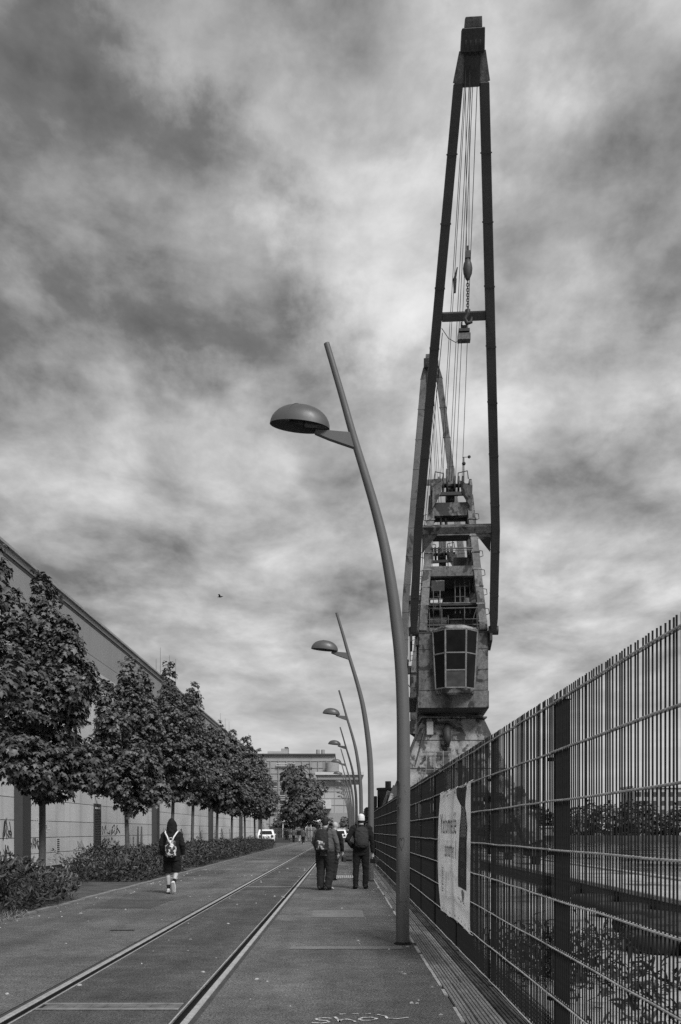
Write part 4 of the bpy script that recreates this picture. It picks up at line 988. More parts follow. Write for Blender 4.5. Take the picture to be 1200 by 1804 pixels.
    hk = b().rings([(hx_, hp.y, zb2 - .88, .025, .025), (hx_, hp.y, zb2 - .82, .07, .06), (hx_, hp.y, zb2 - .66, .135, .10), (hx_, hp.y, zb2 - .50, .15, .11), (hx_, hp.y, zb2 - .34, .125, .10), (hx_, hp.y, zb2 - .22, .07, .07), (hx_, hp.y, zb2 - .19, .04, .04)], 18).build('hook_block', mach_m, t, ang=60)
    b().box(hx_ - .08, hx_ + .08, hp.y - .06, hp.y + .06, zb2 - .185, zb2 + .04).tube([(hx_, hp.y, zb2 + .03), (hx_, hp.y, zb2 + .2)], .045, 8).build('swivel', mach_m, hk)
    for k in range(11):
        z = zb2 - .93 - k * .08; c = Vector((hx_, hp.y, z)); w_ = .038; pts = [c + (Vector((w_ * math.cos(a), 0, .06 * math.sin(a))) if k % 2 else Vector((0, w_ * math.cos(a), .06 * math.sin(a)))) for a in [2 * math.pi * i / 10 for i in range(11)]]
        b().tube(pts, .014, 5).build('chain_link', mach_m, t)
    zz = zb2 - 1.80
    b().tube([(hx_, hp.y, zz), (hx_, hp.y, zz - .12), (hx_ - .09, hp.y, zz - .26), (hx_ - .02, hp.y, zz - .42), (hx_ + .11, hp.y, zz - .38), (hx_ + .13, hp.y, zz - .22)], [.09, .06, .06, .07, .055, .02], 8).build('hook', mach_m, t, True)
    # load limiter box on its ropes below the cross beam, with sagging cable
    lc = p0 + ax * (Lj * .565) + Vector((.02, -.35, 0))
    lb = b().box(lc.x - .23, lc.x + .23, lc.y - .15, lc.y + .15, lc.z - .19, lc.z + .05).build('limit_box', crane_m, t, bev=.01)
    b().box(lc.x - .20, lc.x + .20, lc.y - .17, lc.y + .17, lc.z + .10, lc.z + .20).box(lc.x - .12, lc.x - .08, lc.y - .05, lc.y + .05, lc.z + .051, lc.z + .5).box(lc.x + .08, lc.x + .12, lc.y - .05, lc.y + .05, lc.z + .051, lc.z + .5).box(lc.x - .079, lc.x + .079, lc.y - .04, lc.y + .04, lc.z + .3, lc.z + .38).build('limit_box_frame', mach_m, lb)
    e = J(.585, -1) + Vector((.2, -.1, 0)); b().tube([e, e.lerp(lc, .3) - Vector((0, 0, .28)), e.lerp(lc, .65) - Vector((0, 0, .34)), lc + Vector((-.2, 0, -.1))], .013, 5).build('sagging_cable', rope_m, t)
    rp = hb(.62) + Vector((-.35, -.45, .25)); b().tube([rp, rp + Vector((0, 0, .5))], [.04, .07], 6).tube([rp + Vector((0, 0, .5)), rp + Vector((.09, 0, .9))], [.05, .02], 6).build('rope_clamp', mach_m, t)
    return t
cr1 = crane('tall harbour crane with glazed cab, hook block and raised jib', 5.02, 42.5, math.radians(-4.0), (-12.0, 26.35))
cr2 = crane('second harbour crane half hidden behind the first', 5.75, 53.0, math.radians(-11.7), (-3.3, 26.1), piv=(-2.5, 10.9), hw0=1.85, jm=jib2_m, hook=False)

# dark machine with drum and stack beyond the fence
mch = thing('dock_machine', 'dark boxy machine with round drum and short stack behind the fence', 'machine', (2.55, 62, 0))
MB().box(-1.1, 1.4, -2, 2, .7, 3.0).build('body', mach_m, mch, bev=.05)
MB().tube([(.35, -1.2, 3.0), (.35, -1.2, 4.15)], .62, 22).tube([(.35, -1.2, 4.16), (.35, -1.2, 4.3)], .68, 22).build('drum', mach_m, mch, ang=40)
MB().tube([(.45, -1.2, 4.3), (.45, -1.2, 4.75)], .2, 14).build('stack', mach_m, mch, ang=40)
MB().box(-.75, -.3, -1.6, .2, 3.01, 3.75).build('side_box', mach_m, mch, bev=.04)
for x in (-.9, 1.2):
    for y in (-1.3, 1.3): MB().disc((x, y, .42), (1, 0, 0), .42, .25, 20).build('wheel', black_m, mch, ang=40)

# ------------------------------------------------------------------ quay side beyond the fence
lw = thing('low_wall', 'low concrete wall with pale coping beyond the fence', 'wall', (0, 0, 0))
for k in range(11):
    a = 7.5 + k * 2.5
    MB().box(5.25, 5.55, a + .01, a + 2.49, 0, .30).build('wall_block', mat('wall_shaded', 0.07, .85, .3, 1.2, speck=(.2, 30)), lw)  # shade on the wall face is put into its dark colour
    MB().box(5.19, 5.61, a + .006, a + 2.494, .301, .39).build('coping', conc, lw, bev=.015)
tyre_me = []
for k in range(2):
    mb = MB(); n, m_ = 26, 10; vs = []
    for i in range(n):
        a = 2 * math.pi * i / n
        for j in range(m_):
            q = 2 * math.pi * j / m_; r = .34 + .125 * math.copysign(abs(math.cos(q)) ** .7, math.cos(q)); z = .11 + .11 * math.copysign(abs(math.sin(q)) ** .6, math.sin(q)); vs.append((r * math.cos(a), r * math.sin(a), z))
    mb.add(vs, [(i * m_ + j, ((i + 1) % n) * m_ + j, ((i + 1) % n) * m_ + (j + 1) % m_, i * m_ + (j + 1) % m_) for i in range(n) for j in range(m_)])
    me = mb.mesh('tyre'); me.materials.append(black_m); me.polygons.foreach_set('use_smooth', [True] * len(me.polygons)); tyre_me.append(me)
tyre_lab = ['black tyre by the low wall, fourth of the row from the near end', 'black tyre by the low wall, third of the row from the near end', 'tilted black tyre by the low wall, second of the row', 'black tyre by the low wall, nearest of the row', 'black tyre by the low wall, farthest of the row',
            'black tyre on the open quay, farthest of the loose four', 'slightly tilted black tyre on the open quay', 'black tyre on the open quay nearest the fence', 'black tyre on the open quay nearest the viewer']
for k, (x, y, z, rx) in enumerate([(4.85, 17.5, 0, .0), (4.75, 15.4, 0, .0), (4.8, 13.6, .02, .1), (4.75, 12.0, 0, 0), (4.8, 20.2, 0, 0), (4.35, 13.1, 0, 0), (4.1, 11.9, 0, .05), (3.85, 11.0, 0, 0), (4.35, 10.4, 0, 0)]):
    o = link_mesh('tyre', tyre_me[k % 2], None, (x, y, z), (rx, 0, R.uniform(0, 6))); tag(o, tyre_lab[k], 'tyre', 'loose tyres on the quay')
# weeds and dead stalks on the quay behind the fence
rng = np.random.default_rng(9); cen = [(2.2 + R.uniform(-.4, 1.3), 5.2 + R.uniform(0, 7.5)) for _ in range(32)]
P = []; 
for (x, y) in cen:
    k = int(rng.integers(25, 60)); q = np.column_stack([x + rng.normal(size=k) * .16, y + rng.normal(size=k) * .3, np.abs(rng.normal(size=k)) * .13]); P.append(q)
P = np.vstack(P); P[:, 0] = np.maximum(P[:, 0], 1.72); k = len(P)
o = link_mesh('weeds', leaf_mesh('weeds', P, rng.normal(size=(k, 3)) + np.array([0, 0, .5]), rng.normal(size=(k, 3)) * .6 + np.array([0, 0, .6]), rng.uniform(.07, .18, k), LANCE_V, LANCE_F, leaf_mat('weed_leaf', .015, .05)))
tag(o, 'dark low weeds growing on the quay beyond the fence', 'weeds', kind='stuff')

# far bank
def treeline(name, segs, n, seed, m, label, size):
    rng = np.random.default_rng(seed); r = random.Random(seed); bl = []
    for (x0, x1, y, zb, h) in segs:
        x = x0
        while x < x1:
            hh = h * r.uniform(.65, 1.1); w_ = hh * r.uniform(.35, .55); bl.append((x, y + r.uniform(-6, 6), zb + hh * .5, w_, w_, hh * .55)); x += w_ * r.uniform(.9, 1.4)
    P, O = blob_points(bl, n, rng, (.8, 1.05), .25, .2, seed); k = len(P)
    o = link_mesh(name, leaf_mesh(name, P, O * .6 + np.array([0, 0, .7]) + rng.normal(size=(k, 3)) * .5, rng.normal(size=(k, 3)), rng.uniform(size[0], size[1], k), MAPLE_V, MAPLE_F, m))
    tag(o, label, 'trees', kind='stuff')
treeline('treeline', [(48, 140, 350, -.6, 12), (20, 50, 420, -.6, 10)], 9000, 21, farleaf, 'distant mass of trees across the harbour water', (.9, 1.9))
fb = thing('far_block', 'pale flat roofed block among the trees across the water', 'building', (128, 372, -.6))
MB().box(-9, 22, 0, 16, 0, 19.5).build('wall', bricky2, fb); MB().box(-9.6, 22.6, -.6, 16.6, 19.5, 20.4).build('roof', light_trim, fb)
for i in range(9):
    for j in range(5): MB().box(-8 + i * 3.3, -6 + i * 3.3, -.1, .2, 1.5 + j * 3.6, 3.4 + j * 3.6).build('window', far_dark, fb)
fb = thing('far_shed', 'long low shed on the far quay', 'building', (70, 341, -.6))
MB().box(-14, 12, 0, 8, 0, 3.2).build('wall', bricky, fb); MB().box(-14.5, 12.5, -.5, 8.5, 3.2, 3.6).build('roof', light_trim, fb)

# ------------------------------------------------------------------ end of the street
Z = 185.0
bd = thing('factory', 'grey industrial block with roof plant and twin flues at the street end', 'building', (0, Z, 0))
def bxs(name, m, x0, x1, y0, y1, yy, dep, parent=bd, Zr=Z, bev=0):
    a, b = px(x0, y0, Zr), px(x1, y1, Zr); return MB().box(min(a.x, b.x), max(a.x, b.x), yy, yy + dep, min(a.z, b.z), max(a.z, b.z)).build(name, m, parent, bev=bev)
bxs('wall', bricky, 380, 590, 1331, 1476, 0, 24); bxs('roof_edge', pil_m, 378, 591, 1328, 1331, -.5, 25)
bxs('plant_room', bricky2, 470, 506, 1322, 1328, 2, 8); bxs('plant_room', bricky, 494, 506, 1317, 1322, 2.2, 4); bxs('tank', pil_m, 500, 506, 1314, 1317, 2.5, 3)
for x in (560, 569): 
    a = px(x, 1331, Z); b_ = px(x, 1320, Z); MB().tube([(a.x, 1, a.z), (a.x, 1, b_.z)], .38, 12).build('flue', wall2_m, bd, ang=40)
for y in (1340, 1352, 1362, 1374, 1390, 1405, 1420, 1436, 1450): bxs('string_course', wall2_m, 470, 588, y, y + 1.2, -.12, .11)
for x in range(476, 588, 14): bxs('pier', wall2_m, x, x + 1, 1340, 1476, -.25, .12)
for x in range(478, 588, 14):
    for y in (1378, 1394, 1410, 1425): w_ = bxs('window', far_dark, x + 2, x + 10, y, y + 7, -.15, .14); bxs('frame', light_trim, x + 1.5, x + 10.5, y + 7, y + 8, -.2, .19, w_)
for y in (1345, 1349): bxs('pipe', light_trim, 487, 520, y, y + 1.2, -.6, .2)
bxs('stain_panel', wall2_m, 569, 579, 1342, 1358, -.08, .07); tk = px(586, 1360, Z)
MB().tube([(tk.x, -2, px(0, 1361, Z).z), (tk.x, -2, px(0, 1345, Z).z)], 1.3, 16).build('silo', bricky, bd, ang=40)
Z2 = 150.0
b2 = thing('pavilion', 'pale block with wide projecting roof slab at the street end', 'building', (0, Z2, 0))
q = lambda n, m, a, b, c, d, yy, dp: bxs(n, m, a, b, c, d, yy, dp, b2, Z2)
q('wall', bricky2, 545, 619, 1374, 1445, 0, 14); q('base', wall2_m, 545, 619.3, 1432, 1480, -.15, 13); q('roof', light_trim, 556, 641, 1361, 1366, -1.6, 18); q('roof_soffit', wall2_m, 560, 637, 1366, 1374, -1.2, 17)
for x in (572, 589, 606): q('joint', wall2_m, x, x + .8, 1375, 1432, -.06, .05)
for y in (1383, 1394, 1406, 1418): q('joint', wall2_m, 545.5, 618.5, y, y + .8, -.08, .05)
q('doorway', far_dark, 614, 619, 1436, 1450, -.2, .04); q('wall_box', light_trim, 570, 584, 1409, 1425, -2.0, 1.9)
cp = thing('lime_tree', 'large round dark tree before the street end buildings', 'tree', (px(536, 1463, 118).x, 118, 0))
r = random.Random(77); hw = 3.1
bl = [(r.uniform(-.55, .55) * hw, r.uniform(-.5, .5) * hw, 2.2 + r.uniform(.8, 6.4), r.uniform(.38, .55) * hw, r.uniform(.38, .55) * hw, r.uniform(1.1, 1.7)) for _ in range(16)] + [(0, 0, 8.6, 1.1, 1.1, 1.5), (-.2, 0, 5.6, 2.2, 2.2, 3.0)]
c = link_mesh('crown', maple_crown('crown', bl, 4600, 77, (.25, .45), leaf_mat('lime_leaf', .035, .12, .65)), cp); c['kind'] = 'stuff'
make_trunk(r, 2.2, 9.0, .18).build('trunk', bark, cp, ang=60)
for i, (xx, Y, h, lab) in enumerate(((497, 128, 4.2, 'bushy shrub beyond the paling fence'), (582, 131, 4.0, 'dark shrub before the pavilion base'), (612, 128, 3.6, 'small dark shrub beside the parked cars'), (655, 150, 6.0, 'small tree beside the far lamp posts'))):
    t = thing('shrub', lab, 'shrub', (px(xx, 1463, Y).x, Y, 0), 0, 'shrubs at the street end'); r = random.Random(200 + i)
    bl = [(r.uniform(-.7, .7), r.uniform(-.7, .7), h * r.uniform(.3, .8), h * .22, h * .22, h * .22) for _ in range(7)]
    c = link_mesh('foliage', maple_crown('foliage', bl, 700, 200 + i, (.25, .5), farleaf), t); c['kind'] = 'stuff'; MB().tube([(0, 0, -.02), (0, 0, h * .5)], [.08, .04], 6).build('stem', bark, t)
pf = thing('paling_fence', 'pale upright paling fence across the street end', 'fence', (0, 121, 0))
pm = MB().box(-.05, .05, -.02, .02, 0, 1).mesh('paling'); pm.materials.append(light_trim)
x = -9.5
while x < 0.2:
    link_mesh('paling', pm, pf, (x, 0, .05), None, (1, 1, R.uniform(1.68, 1.8))); x += .19
for z in (.4, 1.4): MB().box(-9.6, .3, .021, .06, z, z + .08).build('fence_rail', light_trim, pf)
for xx, lab, w_ in ((519, 'white steel frame shelter behind the strolling people', 3.2), (555, 'white steel frame shelter behind the man with the grey jacket', 3.0)):
    X = px(xx, 0, 126).x; t = thing('frame_shelter', lab, 'shelter', (X, 126, 0))
    for s in (-1, 1):
        for y in (0, 2): MB().box(s * w_ / 2 - .09, s * w_ / 2 + .09, y - .09, y + .09, 0, 2.6).build('post', white_m, t)
    MB().hexa([(-w_ / 2 - .2, -.3, 2.6), (w_ / 2 + .2, -.3, 2.6), (w_ / 2 + .2, 2.3, 2.6), (-w_ / 2 - .2, 2.3, 2.6)], [(-w_ / 2 + .2, -.1, 2.95), (w_ / 2 - .2, -.1, 2.95), (w_ / 2 - .2, 2.1, 2.95), (-w_ / 2 + .2, 2.1, 2.95)]).build('roof', white_m, t)
wp = thing('white_post', 'tall white post beside the round tree', 'post', (px(548.5, 0, 122.5).x, 122.5, 0)); MB().tube([(0, 0, 0), (0, 0, 3.6)], [.14, .12], 12).build('shaft', white_m, wp, ang=40); MB().ball((0, 0, 3.75), .16, 12, 6).build('finial', white_m, wp, True)
mc = thing('concrete_slab', 'low dark slab lying at the road edge past the white car', 'slab', (-7.6, 108, 0)); MB().box(-1.5, 1.2, -.8, .8, 0, .28).build('lower_slab', pil_m, mc); MB().box(-1.3, .5, -.6, .6, .281, .5).build('upper_slab', pil_m, mc)
# cars
def make_car(label, loc, rz, paint):
    t = thing('parked_car', label, 'car', loc, rz, 'cars parked at the street end')
    prof = [(-2.1, .32), (-2.14, .62), (-2.1, .95), (-1.95, 1.02), (-1.72, 1.46), (-1.5, 1.56), (.2, 1.56), (.55, 1.48), (1.15, 1.02), (1.95, .90), (2.15, .70), (2.15, .35)]
    mb = MB(); vs = []; W = .90
    for s, k in ((-1, 1.0), (1, 1.0)):
        for y, z in prof: vs.append((s * W * (1 - max(0, z - .95) * .28), y, z))
    n = len(prof); mb.add(vs, [tuple(range(n - 1, -1, -1)), tuple(range(n, 2 * n))] + [(i, (i + 1) % n, n + (i + 1) % n, n + i) for i in range(n)]); body = mb.build('body', paint, t, bev=.05)
    MB().hexa([(-.66, -1.965, 1.06), (.66, -1.965, 1.06), (.66, -1.92, 1.06), (-.66, -1.92, 1.06)], [(-.56, -1.77, 1.42), (.56, -1.77, 1.42), (.56, -1.7, 1.42), (-.56, -1.7, 1.42)]).build('rear_window', glass_m, t)
    for s in (-1, 1):
        MB().add([(s * .872, -1.7, 1.04), (s * .872, .9, 1.04), (s * .79, .45, 1.44), (s * .79, -1.5, 1.44), (s * .892, -1.7, 1.04), (s * .892, .9, 1.04), (s * .81, .45, 1.44), (s * .81, -1.5, 1.44)], [(0, 1, 2, 3), (7, 6, 5, 4), (0, 4, 5, 1), (1, 5, 6, 2), (2, 6, 7, 3), (3, 7, 4, 0)]).build('side_window', glass_m, t)
        MB().box(s * .62 - .12, s * .62 + .14 * 1, -2.16, -2.06, .72, .98).build('tail_light', mat('tail_lens', .06, .3, .2, 5), t, bev=.02)
        MB().box(s * .6 - .15, s * .6 + .15, 2.08, 2.17, .6, .78).build('headlight', glass_g, t, bev=.02)
        MB().box(s * .90 if s > 0 else -1.08, 1.08 if s > 0 else -.90, .45, .62, .98, 1.1).build('mirror', paint, t, bev=.02)
        for y in (-1.3, 1.35):
            w_ = MB().disc((s * .80, y, .32), (1, 0, 0), .32, .22, 20).build('wheel', black_m, t, ang=40); MB().disc((s * .915, y, .32), (1, 0, 0), .19, .02, 16).build('rim', light_trim, w_, ang=40)
    MB().box(-.26, .26, -2.17, -2.145, .60, .71).build('number_plate', white_m, t); MB().box(-.85, .85, -2.19, -2.0, .36, .56).build('bumper', mach_m, t, bev=.03)
    return t
carw = mat('white_car', .75, .3, .04, 1, spec=.5); carg = mat('silver_car', .5, .3, .05, 1, metal=.3)
make_car('white car parked past the last hedge', (-8.2, 96, 0), .10, carw)
make_car('white car parked at the street end behind the bald man', (px(598, 0, 112).x, 112, 0), .0, carw)
make_car('silver car parked at the street end beside the lamp posts', (px(616, 0, 120).x, 120, 0), .35, carg)
# bird
bp = px(388, 1052, 60); bd_ = thing('bird', 'small dark bird flying in the open sky', 'bird', bp)
MB().tube([(-.17, 0, .0), (-.08, 0, .03), (.05, 0, .03), (.13, 0, .05), (.2, 0, .04)], [.012, .04, .05, .03, .008], 8).build('body', mach_m, bd_, True)
for s in (-1, 1): MB().add([(.04, 0, .05), (-.07, 0, .05), (-.12, s * .22, .13), (-.06, s * .36, .02), (.0, s * .2, .14), (.04, 0, .06), (-.07, 0, .06), (-.12, s * .22, .14), (-.06, s * .36, .03), (.0, s * .2, .15)], [(0, 1, 2, 4), (4, 2, 3), (9, 7, 6, 5), (8, 7, 9), (0, 4, 9, 5), (4, 3, 8, 9), (3, 2, 7, 8), (2, 1, 6, 7), (1, 0, 5, 6)]).build('wing', mach_m, bd_)

# ------------------------------------------------------------------ people (local: +y is the way they face, so the viewer sees their backs)
def head_mb(mb, c, s=1.0, tilt=0.0):
    c = Vector(c); r = lambda dz, dy, rx, ry: (c.x, c.y + dy * s, c.z + dz * s, rx * s, ry * s)
    mb.rings([r(-.125, .03, .035, .04), r(-.10, .035, .052, .062), r(-.06, .02, .066, .085), r(-.01, .005, .074, .096), r(.04, .0, .076, .100), r(.08, -.004, .066, .088), r(.105, -.006, .045, .062), r(.118, -.006, .015, .02)], 20)
    mb.tube([c + Vector((0, .098 * s, .015 * s)), c + Vector((0, .118 * s, -.028 * s)), c + Vector((0, .10 * s, -.04 * s))], [.010 * s, .017 * s, .012 * s], 8)
    for q in (-1, 1): mb.ball(c + Vector((q * .077 * s, -.005 * s, -.012 * s)), .03 * s, 10, 6, (.45, .7, 1.1))
def hand_mb(mb, wrist, direc, palm, thumb, s=1.0, curl=.5):
    w, d, p, th = Vector(wrist), Vector(direc).normalized(), Vector(palm).normalized(), Vector(thumb).normalized()
    e = w + d * .085 * s
    mb.tube([w - d * .02, w + d * .02, w + d * .055 * s, e], [(.026 * s, .022 * s), (.034 * s, .020 * s), (.040 * s, .018 * s), (.038 * s, .015 * s)], 10)
    for k in range(4):
        o = e + th * (.028 - .019 * k) * s; L_ = (.066, .075, .070, .055)[k] * s
        mb.tube([o - d * .02, o + d * L_ * .45 + p * .006, o + d * L_ * .8 + p * L_ * curl * .6, o + d * L_ * .9 + p * L_ * curl * 1.15], [.010 * s, .0095 * s, .009 * s, .008 * s], 7)
    o = w + d * .03 * s + th * .028 * s; mb.tube([o, o + th * .025 * s + d * .02 * s + p * .01, o + th * .03 * s + d * .055 * s + p * .022], [.013 * s, .011 * s, .009 * s], 7)
def person(name, label, loc, rz, sc_=1.0, girth=1.0, legs=None, arms=None, lean=0.0, head=None, group=None, upper=None, lower=None, shoes=None,
           hem=.86, shorts=False, socks=None, hood=False, cap=None, hair=None, bald=False, voxel=.009, sleeves=True, loose=1.0):
    t_mesh = MB()
    L_ = legs or {-1: [(-.095, 0, .93), (-.11, .015, .50), (-.12, -.02, .09), (-.13, .15, .03)], 1: [(.095, 0, .93), (.11, .015, .50), (.12, -.02, .09), (.13, .15, .03)]}
    A_ = arms or {-1: [(-.185, 0, 1.44), (-.25, -.03, 1.16), (-.25, .05, .92)], 1: [(.185, 0, 1.44), (.25, -.03, 1.16), (.25, .05, .92)]}
    g = girth
    def torso(mb, e, z0=None, z1=1.52):
        ring = [(.88, .165, .115), (.95, .175, .122), (1.05, .160 * (.5 + .5 * g), .112 * g), (1.15, .158 * (.5 + .5 * g), .112 * g), (1.28, .180, .120), (1.38, .195, .115), (1.45, .175, .095), (1.50, .10, .07), (1.55, .062, .06)]
        rs = [(0, lean * (z - .9), z, (rx * (.6 + .4 * g) + e), (ry + e)) for z, rx, ry in ring if (z0 is None or z >= z0) and z <= z1]
        if z0 is not None and rs[0][2] > z0: rs = [(0, lean * (z0 - .9), z0, rs[0][3] + .006, rs[0][4] + .006)] + rs
        mb.rings(rs, 22)
    hc = Vector(head or (0, .03 + lean * .75, 1.665))
    body = MB(); torso(body, 0.0); body.tube([(0, lean * .6, 1.48), (0, lean * .65 + .01, 1.56), hc + Vector((0, -.01, -.05))], [.062, .056, .058], 14); head_mb(body, hc)
    for s in (-1, 1):
        h, k, a, to = [Vector(p) for p in L_[s]]
        body.tube([h + Vector((-s * .01, 0, .02)), h.lerp(k, .3), h.lerp(k, .75), k, k.lerp(a, .3) - Vector((0, .012, 0)), k.lerp(a, .7), a], [.088, .082, .062, .054, .056, .042, .036], 12)
        hd = (a - k).normalized(); d = (to - a).normalized()
        body.tube([a - d * .05, a + d * .03, to], [.036, .038, .03], 10)
        sh, el, wr = [Vector(p) for p in A_[s][:3]]
        body.tube([sh, sh.lerp(el, .4), el, el.lerp(wr, .4), wr], [.056, .048, .040, .040, .027], 12)
        if not (len(A_[s]) > 3 and A_[s][3] == 'pocket'):
            hd = (wr - el).normalized(); hand_mb(body, wr + hd * .02, hd, (-s, .25, 0), (0, 1, 0), 1.0, .55)
    root = solid_obj(name, body, skin_m, None, voxel, 3)
    root.location = loc; root.rotation_euler = (0, 0, rz); root.scale = (sc_,) * 3
    tag(root, label, 'person', group)
    # upper garment with sleeves
    up = MB(); torso(up, .022 * loose, hem, 1.50); up.tube([(0, lean * .6, 1.44), (0, lean * .65, 1.535)], [.10, .072], 16)
    for s in (-1, 1):
        sh, el, wr = [Vector(p) for p in A_[s][:3]]
        up.ball(sh + Vector((-s * .02, 0, -.01)), .082 * (.8 + .2 * g), 12, 8)
        up.tube([sh, sh.lerp(el, .4), el, el.lerp(wr, .45), wr.lerp(el, .04)], [x * (.85 + .15 * g) + .010 * loose for x in (.062, .058, .050, .048, .038)], 12)
    if hood:
        c = hc; q = lambda dz, dy, rx, ry: (c.x, c.y + dy, c.z + dz, rx, ry)
        up.rings([q(-.20, -.03, .15, .115), q(-.12, -.03, .130, .115), q(-.03, -.025, .122, .120), q(.05, -.03, .108, .115), q(.10, -.035, .078, .090), q(.14, -.04, .045, .058), q(.165, -.045, .018, .022)], 20)
    solid_obj('jacket', up, upper or cloth_black, root, .011, 3)
    lo = MB()
    lo.rings([(0, 0, .80, .155 * (.6 + .4 * g) + .02, .115), (0, 0, .90, .170 * (.6 + .4 * g) + .015, .125), (0, lean * .1, 1.0, .165 * (.6 + .4 * g) + .012, .118 * (.6 + .4 * g))], 20)
    for s in (-1, 1):
        h, k, a, to = [Vector(p) for p in L_[s]]
        if shorts: lo.tube([h + Vector((0, 0, .03)), h.lerp(k, .5), h.lerp(k, .98)], [.125, .122, .118], 14)
        else: lo.tube([h + Vector((-s * .005, 0, .03)), h.lerp(k, .35), k, k.lerp(a, .5), a.lerp(k, .06), a + Vector((0, 0, -.035))], [(x * loose * (.8 + .2 * g)) for x in (.108, .100, .078, .072, .070, .068)], 14)
    solid_obj('shorts' if shorts else 'trousers', lo, lower or cloth_black, root, .011, 3)
    for s in (-1, 1):
        h, k, a, to = [Vector(p) for p in L_[s]]; d = (to - a); d = d.normalized(); up_ = (k - a).normalized(); n_ = (up_ - d * up_.dot(d)).normalized()
        sole = a - n_ * .055; mb = MB(); heel = sole - d * .075; toe = sole + d * .20
        mb.tube([heel, heel + d * .03 + n_ * .03, a - n_ * .01 + d * .02, sole.lerp(toe, .55) + n_ * .03, toe + n_ * .018, toe + d * .015 + n_ * .012], [.03, .043, .046, .044, .038, .018], 12)
        so = solid_obj('shoe', mb, shoes or cloth_black, root, .009, 3)
        MB().beam(heel - n_ * .012 - d * .01, toe + n_ * .0 + d * .01, .085, .022, d.cross(n_)).build('sole', white_m if shoes is white_m else black_m, so, bev=.008)
        if socks:
            ax_ = (k - a).normalized(); MB().tube([a - ax_ * .03, a + ax_ * .05, a + ax_ * .13], [.043, .043, .048], 14).build('sock', socks, root, True)
    if cap:
        mb = MB(); c = hc; q = lambda dz, dy, rx, ry: (c.x, c.y + dy, c.z + dz, rx, ry)
        mb.rings([q(-.035, -.006, .084, .106), q(.03, -.004, .087, .110), q(.08, -.006, .080, .100), q(.115, -.008, .058, .074), q(.134, -.008, .02, .028)], 22)
        mb.rings([q(.012, .13, .062, .062), q(.022, .125, .062, .062)], 18)
        solid_obj('cap', mb, cap, root, .008, 3)
        hm = MB(); hm.rings([q(-.085, -.03, .060, .062), q(-.045, -.012, .078, .090), q(-.01, -.01, .080, .094)], 18); solid_obj('hair', hm, hair or hair_m, root, .008, 2)
    elif hair and not hood:
        mb = MB(); c = hc; q = lambda dz, dy, rx, ry: (c.x, c.y + dy, c.z + dz, rx, ry)
        mb.rings([q(-.075, -.045, .058, .052), q(-.03, -.022, .080, .084), q(.03, -.010, .085, .100), q(.08, -.008, .076, .096), q(.115, -.010, .052, .068), q(.132, -.010, .02, .025)], 20); solid_obj('hair', mb, hair, root, .009, 3)
    return root
def backpack(label, loc, rz, sc_, m, w=.17, h=.50, d=.16, z=1.22, y=-.20, patt=None, strap=None, small=False, sxs=1.0, vee=False):
    t = thing('backpack', label, 'backpack', loc, rz); t.scale = (sc_,) * 3
    mb = MB(); z0, z1 = z - h / 2, z + h / 2
    mb.rings([(0, y, z0, w * .75, d * .6), (0, y - .005, z0 + .04, w, d * .72), (0, y - .015, z, w * 1.0, d * .70), (0, y, z1 - .10, w * .92, d * .60), (0, y + .02, z1 - .03, w * .70, d * .48), (0, y + .03, z1, w * .30, d * .25)], 20)
    bag = solid_obj('bag', mb, m, t, .010, 3)
    pk = MB(); pk.rings([(0, y - d * .58, z0 + .05, w * .62, d * .26), (0, y - d * .62, z0 + .12, w * .72, d * .30), (0, y - d * .58, z0 + .24, w * .66, d * .28), (0, y - d * .5, z0 + .28, w * .5, d * .2)], 16); solid_obj('front_pocket', pk, patt or m, bag, .010, 2)
    for s in (-1, 1):
        pts = [(s * w * .55, y + d * .35, z1 - .06), (s * (.09 + .01) * sxs, y + .13, z1 + .045), (s * .135 * sxs, y + .19, z1 + .055), (s * .15 * sxs, y + .30, z1 - .03), (s * .15 * sxs, y + .335, z - .02)]
        if vee: pts = [(s * .035, y - d * .45, z1 - .06), (s * .075, y - .03, z1 + .06), (s * .135, y + .03, z1 + .16), (s * .150, y + .15, z1 + .20), (s * .15, y + .30, z1 + .10), (s * .15, y + .335, z - .02)]
        MB().tube([Vector(p) for p in pts], [(.028, .012)] * len(pts) if not vee else .019, 8).build('strap', strap or m, t, True)
    MB().tube([(-.035, y + .02, z1 - .01), (-.025, y + .0, z1 + .045), (.025, y + .0, z1 + .045), (.035, y + .02, z1 - .01)], .009, 6).build('grab_loop', strap or m, t)
    return t, z, y, w, h, d
def camera_thing(label, loc, rz=0.0, s=1.0):
    t = thing('photo_camera', label, 'camera', loc, rz)
    MB().box(-.07 * s, .07 * s, -.035 * s, .035 * s, -.05 * s, .045 * s).build('body', black_m, t, bev=.012); MB().hexa([(-.03 * s, -.03 * s, .045 * s), (.03 * s, -.03 * s, .045 * s), (.03 * s, .03 * s, .045 * s), (-.03 * s, .03 * s, .045 * s)], [(-.018 * s, -.02 * s, .075 * s), (.018 * s, -.02 * s, .075 * s), (.018 * s, .03 * s, .075 * s), (-.018 * s, .03 * s, .075 * s)]).build('prism', black_m, t)
    ln = MB().tube([(0, .03 * s, 0), (0, .16 * s, 0)], [.042 * s, .045 * s], 18).build('lens', black_m, t, ang=40); MB().disc((0, .162 * s, 0), (0, 1, 0), .034 * s, .004, 18).build('front_glass', glass_m, ln, ang=40)
    return t

